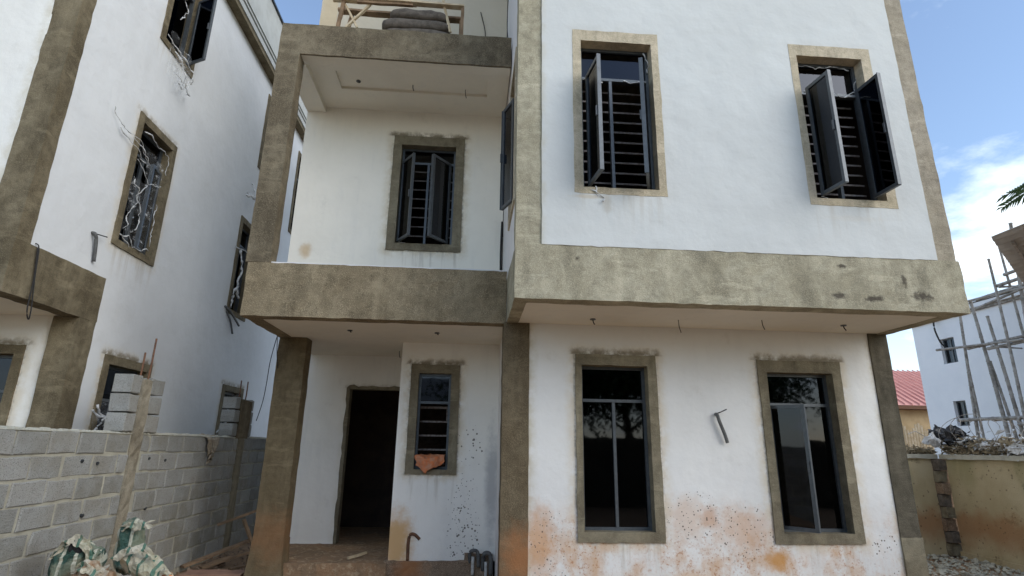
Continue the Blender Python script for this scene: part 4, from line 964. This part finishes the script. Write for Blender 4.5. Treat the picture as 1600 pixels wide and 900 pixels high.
# loops of razor wire
RW = thing('wire_coil', (8.6, 8.4, 1.8), 'loose loops of thin fencing wire standing on the boundary wall', 'wire')
for k in range(6):
    cy = 8.1+k*.32; r = RND.uniform(.22, .34); cx = 8.66+.02*k
    G().tube([(cx+.1*math.sin(a*2+k), cy+math.cos(a)*r*.9, 1.86+r*.8+math.sin(a)*r) for a in [i*6.28/22 for i in range(23)]], .005, 4).build('wire_loop', 'bamboo', RW)
G().tube([(8.3, 10.25, 2.1), (8.5, 10.3, 2.16), (8.7, 10.25, 2.02), (8.9, 10.2, 1.85)], .008, 5).build('wire_loop', 'bamboo', RW)

# ------------------------------------------------------------------ white building with bamboo scaffold
D = thing('building', (23, 15, 0), 'plain white two-storey building behind the boundary wall, with bamboo scaffolding before it', 'building')
DX = 20.
dw = [(21.3, 22.0, 5.40, 6.45), (21.36, 21.95, 2.85, 3.85), (16.2, 17.2, 5.4, 6.5), (16.2, 17.2, 2.8, 3.9)]
G(xface(DX, 1)).wall(4, 23.35, 0, 7.25, 0, .25, dw).build('wall', 'distant_white', D)
G().box(DX+.25, 30, 23.1, 23.35, 0, 7.25).build('wall', 'distant_white', D)
G().box(29.7, 30, 4, 23.1, 0, 7.25).build('wall', 'distant_white', D)
G().box(DX+.25, 29.7, 4, 4.3, 0, 7.25).build('wall', 'distant_white', D)
G().box(DX-.10, 30.2, 3.9, 23.45, 7.251, 7.36).build('roof_edge', 'bamboo', D)
G().box(DX-.2, 30.2, 3.8, 22.4, 7.361, 7.52).build('roof_edge', 'distant_white', D)
def gable():
    g = G(); g.add([(DX-.25, 3.7, 7.55), (30.3, 3.7, 7.55), (30.3, 22.3, 7.55), (DX-.25, 22.3, 7.55), (25, 4.5, 9.3), (25, 20.5, 9.3)], [(0, 1, 4), (1, 2, 5, 4), (2, 3, 5), (3, 0, 4, 5), (3, 2, 1, 0)])
    g.build('roof', 'sheet_roof', D)
gable()
for (a, b, c, d_) in dw:
    wn_ = G(xface(DX, 1)).box(a, b, .14, .2, c, c+.05).box(a, b, .14, .2, d_-.05, d_).box(a, a+.05, .14, .2, c+.05, d_-.05).box(b-.05, b, .14, .2, c+.05, d_-.05).box((a+b)/2-.04, (a+b)/2+.04, .14, .2, c+.05, d_-.05).build('window', 'alu_edge', D)
    G(xface(DX, 1)).box(a+.04, b-.04, .165, .175, c+.04, d_-.04).build('pane', 'glass', wn_)
cable([(DX-.1, 22.0, 7.3), (DX-.3, 21.8, 6.8), (DX-.2, 21.7, 6.2), (DX-.02, 21.5, 5.9)], .035, 'cable', D)
S = thing('bamboo_scaffold', (18.8, 17, 0), 'grey bamboo pole scaffold lashed in front of the white building', 'scaffold')
def pole(a, b, r, nm='bamboo_pole'):
    a, b = Vector(a), Vector(b); L = (b-a).length; n = max(3, int(L/.45)); pts = []; rs = []
    off = Vector((RND.gauss(0, 1), RND.gauss(0, 1), 0))*.06
    for i in range(n+1):
        t_ = i/n; p = a.lerp(b, t_)+off*math.sin(t_*math.pi)*L*.15
        for dd, k in ((-.03, 1.), (0, 1.22), (.03, 1.)): pts.append(p+(b-a).normalized()*dd); rs.append(r*k*(1-.35*t_))
    rs = [q*.82 for q in rs]
    return G().tube(pts, rs, 6).build(nm, 'bamboo', S, smooth=True)
SX = 18.8
for (y0, z0, y1, z1, r) in ((20.0, 0, 19.55, 7.1, .085), (19.72, 2.3, 19.62, 5.2, .06), (18.5, 0, 19.0, 7.3, .095), (18.35, 1.5, 18.75, 5.0, .07),
        (17.95, 0, 17.8, 8.6, .075), (17.3, 0, 17.45, 8.9, .07), (17.9, 0, 18.4, 6.6, .09), (17.2, 0, 16.8, 9.6, .10), (16.4, 0, 16.3, 8.8, .09), (15.4, 0, 15.2, 9.4, .09), (14.2, 0, 14.0, 9.2, .09), (12.6, 0, 12.4, 9.0, .09), (11, 0, 10.8, 9, .09)):
    pole((SX+RND.uniform(-.1, .1), y0, z0), (SX+RND.uniform(-.1, .1), y1, z1), r)
for (y0, y1, z0, z1, r) in ((20.7, 12, 5.75, 5.2, .06), (19.4, 13, 5.6, 5.75, .075), (18.6, 11, 5.45, 5.6, .07), (20.4, 12, 3.0, 2.95, .085), (19.0, 11, 2.95, 3.1, .07), (18.0, 12, 2.75, 2.9, .07), (19.1, 12, 7.35, 7.0, .05), (18.8, 11, 7.0, 7.9, .06), (18.6, 11, 7.3, 7.6, .07), (17.8, 11, 7.6, 7.75, .075), (17.4, 12, 7.9, 8.1, .07)):
    pole((SX-.08+RND.uniform(-.12, .12), y0, z0), (SX-.08+RND.uniform(-.12, .12), y1, z1), r)
for (y, z) in ((18.4, 5.5), (17.2, 5.5), (15.4, 5.5), (14.0, 5.5), (18.0, 2.95), (16.5, 2.95), (14.5, 2.95), (17.6, 7.5), (16.0, 7.7), (14.0, 7.8)):
    pole((SX-.1, y, z), (DX-.1, y+RND.uniform(-.3, .3), z+RND.uniform(-.05, .05)), .05)

# ------------------------------------------------------------------ red-roofed house far right
R0 = thing('house', (25, 32, 0), 'tan house with a faded red roof, seen in the gap left of the white building', 'house')
G().box(19, 31.5, 30.6, 38, 0, 4.15).build('wall', 'tan_wall', R0)
g = G(); g.add([(18.4, 30, 4.35), (32, 30, 4.35), (32, 38.6, 4.35), (18.4, 38.6, 4.35), (20.5, 34.2, 6.9), (30, 34.2, 6.9)], [(0, 1, 5, 4), (1, 2, 5), (2, 3, 4, 5), (3, 0, 4), (3, 2, 1, 0)])
g.build('roof', 'red_roof', R0)
g = G()
for k in range(30): x = 18.7+k*.44; g.add([(x, 30.02, 4.37), (x+.05, 30.02, 4.37), (x+.05-(x-25)*.22, 34.15, 6.93), (x-(x-25)*.22, 34.15, 6.93), (x+.025, 30.0, 4.45), (x+.025-(x-25)*.22, 34.15, 7.0)], [(0, 4, 5, 3), (4, 1, 2, 5), (0, 1, 4)])
o = g.build('roof_seams', 'red_roof', R0); o['kind'] = 'stuff'
G().box(18.45, 31.95, 30.0, 30.12, 4.14, 4.34).build('eave_board', 'rust_steel', R0)
o = thing('wicker_screen', (24, 28.6, 0), 'pale woven screen leaning below the red-roofed house', 'screen')
for k in range(14): board((22.5+k*.16, 28.6, 0), (22.5+k*.16+.05, 28.6, 3.1+.2*math.sin(k)), .12, .03, 'slat', 'pale_timber', o)

# corrugated sheet canopy at the right edge
A = thing('canopy', (11.5, 8, 0), 'underside of a grey corrugated sheet canopy jutting in at the right edge', 'canopy')
def canopy():
    g = G(); vs = []; n = 60; fs = []
    c0 = Vector((9.62, 9.0, 5.67)); e1 = Vector((.12, -2.6, .06)); e2 = Vector((4.6, 3.65, .12))
    for j in range(2):
        for i in range(n+1): p = c0+e2*(i/n)+e1*j; vs.append((p.x, p.y, p.z+.03*math.sin(i*1.9)))
    for i in range(n): fs.append((i, i+1, n+2+i, n+1+i))
    g.add(vs, fs); o = g.build('roof_sheet', 'sheet_roof', A); md = o.modifiers.new('t', 'SOLIDIFY'); md.thickness = .012
    for k in (.12, .5, .88): board(c0+e1*k+Vector((.5, .4, -.05)), c0+e1*k+e2+Vector((0, 0, -.05)), .04, .05, 'rafter', 'bamboo', A)
    for k in (.02, .98):
        for m in (.25, .95):
            p = c0+e1*k+e2*m
            if k > .5 or m > .5: board((p.x, p.y, 0), (p.x, p.y, p.z-.1), .08, .08, 'post', 'timber', A)
canopy()

# palm behind, only a frond tip reaches into the picture
P_ = thing('palm_tree', (20.1, 13.3, 0), 'palm tree beyond the right edge, one green frond hanging into view', 'tree')
G().tube([(20.1, 13.3, 0), (19.9, 13.3, 4), (19.6, 13.4, 8), (19.5, 13.5, 10.1)], [.28, .22, .19, .17], 9).build('trunk', 'bark', P_, smooth=True)
def frond(az_, el_, L, seed):
    g = G(); c = Vector((19.5, 13.5, 10.1)); pts = []
    for i in range(15):
        t_ = i/14; r = L*t_; pts.append(c+Vector((math.cos(az_)*r*math.cos(el_*(1-t_*.5)), math.sin(az_)*r*math.cos(el_*(1-t_*.5)), math.sin(el_)*r-1.3*t_*t_*L*.42)))
    g.tube(pts, [.035*(1-i/16) for i in range(15)], 5)
    side = Vector((-math.sin(az_), math.cos(az_), 0))
    for i in range(2, 14):
        for m in range(3):
            for sg in (-1, 1):
                p = pts[i].lerp(pts[min(i+1, 14)], m/3); l = .75*math.sin(math.pi*(i+m/3)/15.)+.15
                tip = p+side*sg*l*.75+Vector((math.cos(az_), math.sin(az_), 0))*l*.55+Vector((0, 0, -.35*l+RND.uniform(-.06, .06)))
                m_ = p.lerp(tip, .5)+Vector((0, 0, .06)); q = Vector((math.cos(az_), math.sin(az_), 0))*.035
                g.add([tuple(p-q), tuple(p+q), tuple(m_+q), tuple(tip), tuple(m_-q)], [(0, 1, 2, 3, 4)])
    g.build('frond', 'palm_leaf', P_)
for k in range(11): frond(math.pi+(k-5)*.57+.08, .35+.25*math.sin(k*2.3), 3.2, k)

# ------------------------------------------------------------------ what stands behind the photographer (mirrored in the panes), and an added wall
Q = thing('house', (0, -17, 0), 'bungalow with a hipped sheet roof behind the photographer, mirrored in the ground-floor panes', 'house')
G().box(-7, 3.5, -22, -14.5, 0, 3.2).build('wall', 'surround_lower', Q)
g = G(); g.add([(-7.8, -13.8, 3.2), (4.3, -13.8, 3.2), (4.3, -22.7, 3.2), (-7.8, -22.7, 3.2), (-3.6, -18.2, 5.8), (.2, -18.2, 5.8)], [(0, 1, 5, 4), (1, 2, 5), (2, 3, 4, 5), (3, 0, 4), (3, 2, 1, 0)])
g.build('roof', 'sheet_roof', Q)
for x in (-5.6, -2.6, .6): 
    wn_ = G().box(x, x+1.3, -14.5, -14.44, 1, 2.3).build('window', 'alu', Q)
def tree(name, base, h, cr, n, label, seed, leafmat='leaf', group=None):
    rr = random.Random(seed); t_ = thing(name, base, label, 'tree', group); b = Vector(base)
    top = b+Vector((rr.uniform(-.4, .4), rr.uniform(-.4, .4), h*.55)); g = G()
    g.tube([b, b.lerp(top, .5)+Vector((.12, .1, 0)), top], [.26, .19, .10], 8); cl = []
    for k in range(9):
        a = k*2.4+rr.random(); st = b.lerp(top, .5+.055*k); e = st+Vector((math.cos(a)*cr*.7, math.sin(a)*cr*.7, h*.12+rr.random()*h*.16)); g.tube([st, st.lerp(e, .5)+Vector((0, 0, .2)), e], [.09, .06, .025], 6); cl.append(e)
        for m in range(2): cl.append(e+Vector((rr.gauss(0, .6), rr.gauss(0, .6), rr.gauss(.3, .5))))
    g.build('trunk', 'bark', t_, smooth=True); g = G()
    for _ in range(n):
        c = rr.choice(cl); d = Vector((rr.gauss(0, 1), rr.gauss(0, 1), rr.gauss(0, .8)))*cr*.27; p = c+d; s = rr.uniform(.08, .17)
        a = Vector((rr.gauss(0, 1), rr.gauss(0, 1), rr.gauss(0, 1))).normalized()*s; q = Vector((rr.gauss(0, 1), rr.gauss(0, 1), rr.gauss(0, 1))).normalized()*s*.5
        g.add([tuple(p-a), tuple(p-q), tuple(p+a), tuple(p+q)], [(0, 1, 2, 3)])
    o = g.build('crown', leafmat, t_); return t_
tree('tree', (6.5, -9, 0), 8.0, 3.2, 15000, 'broad leafy tree behind the photographer, mirrored in the panes', 3)
tree('tree', (2.5, -11, 0), 7.2, 3.4, 12000, 'dense dark tree beside the bungalow behind the photographer', 5)
tree('tree', (10.2, -9.5, 0), 7.6, 3.4, 12000, 'tall leafy tree farthest right behind the photographer', 9)
G().box(-12, 12, -4.4, -4.2, 0, 2.1).build('wall', 'right_cement', thing('boundary_wall', (0, -4.3, 0), 'unseen dark wall added behind the photographer to darken the pane reflections', 'wall'))  # added out of view, hides bright ground from the lower panes
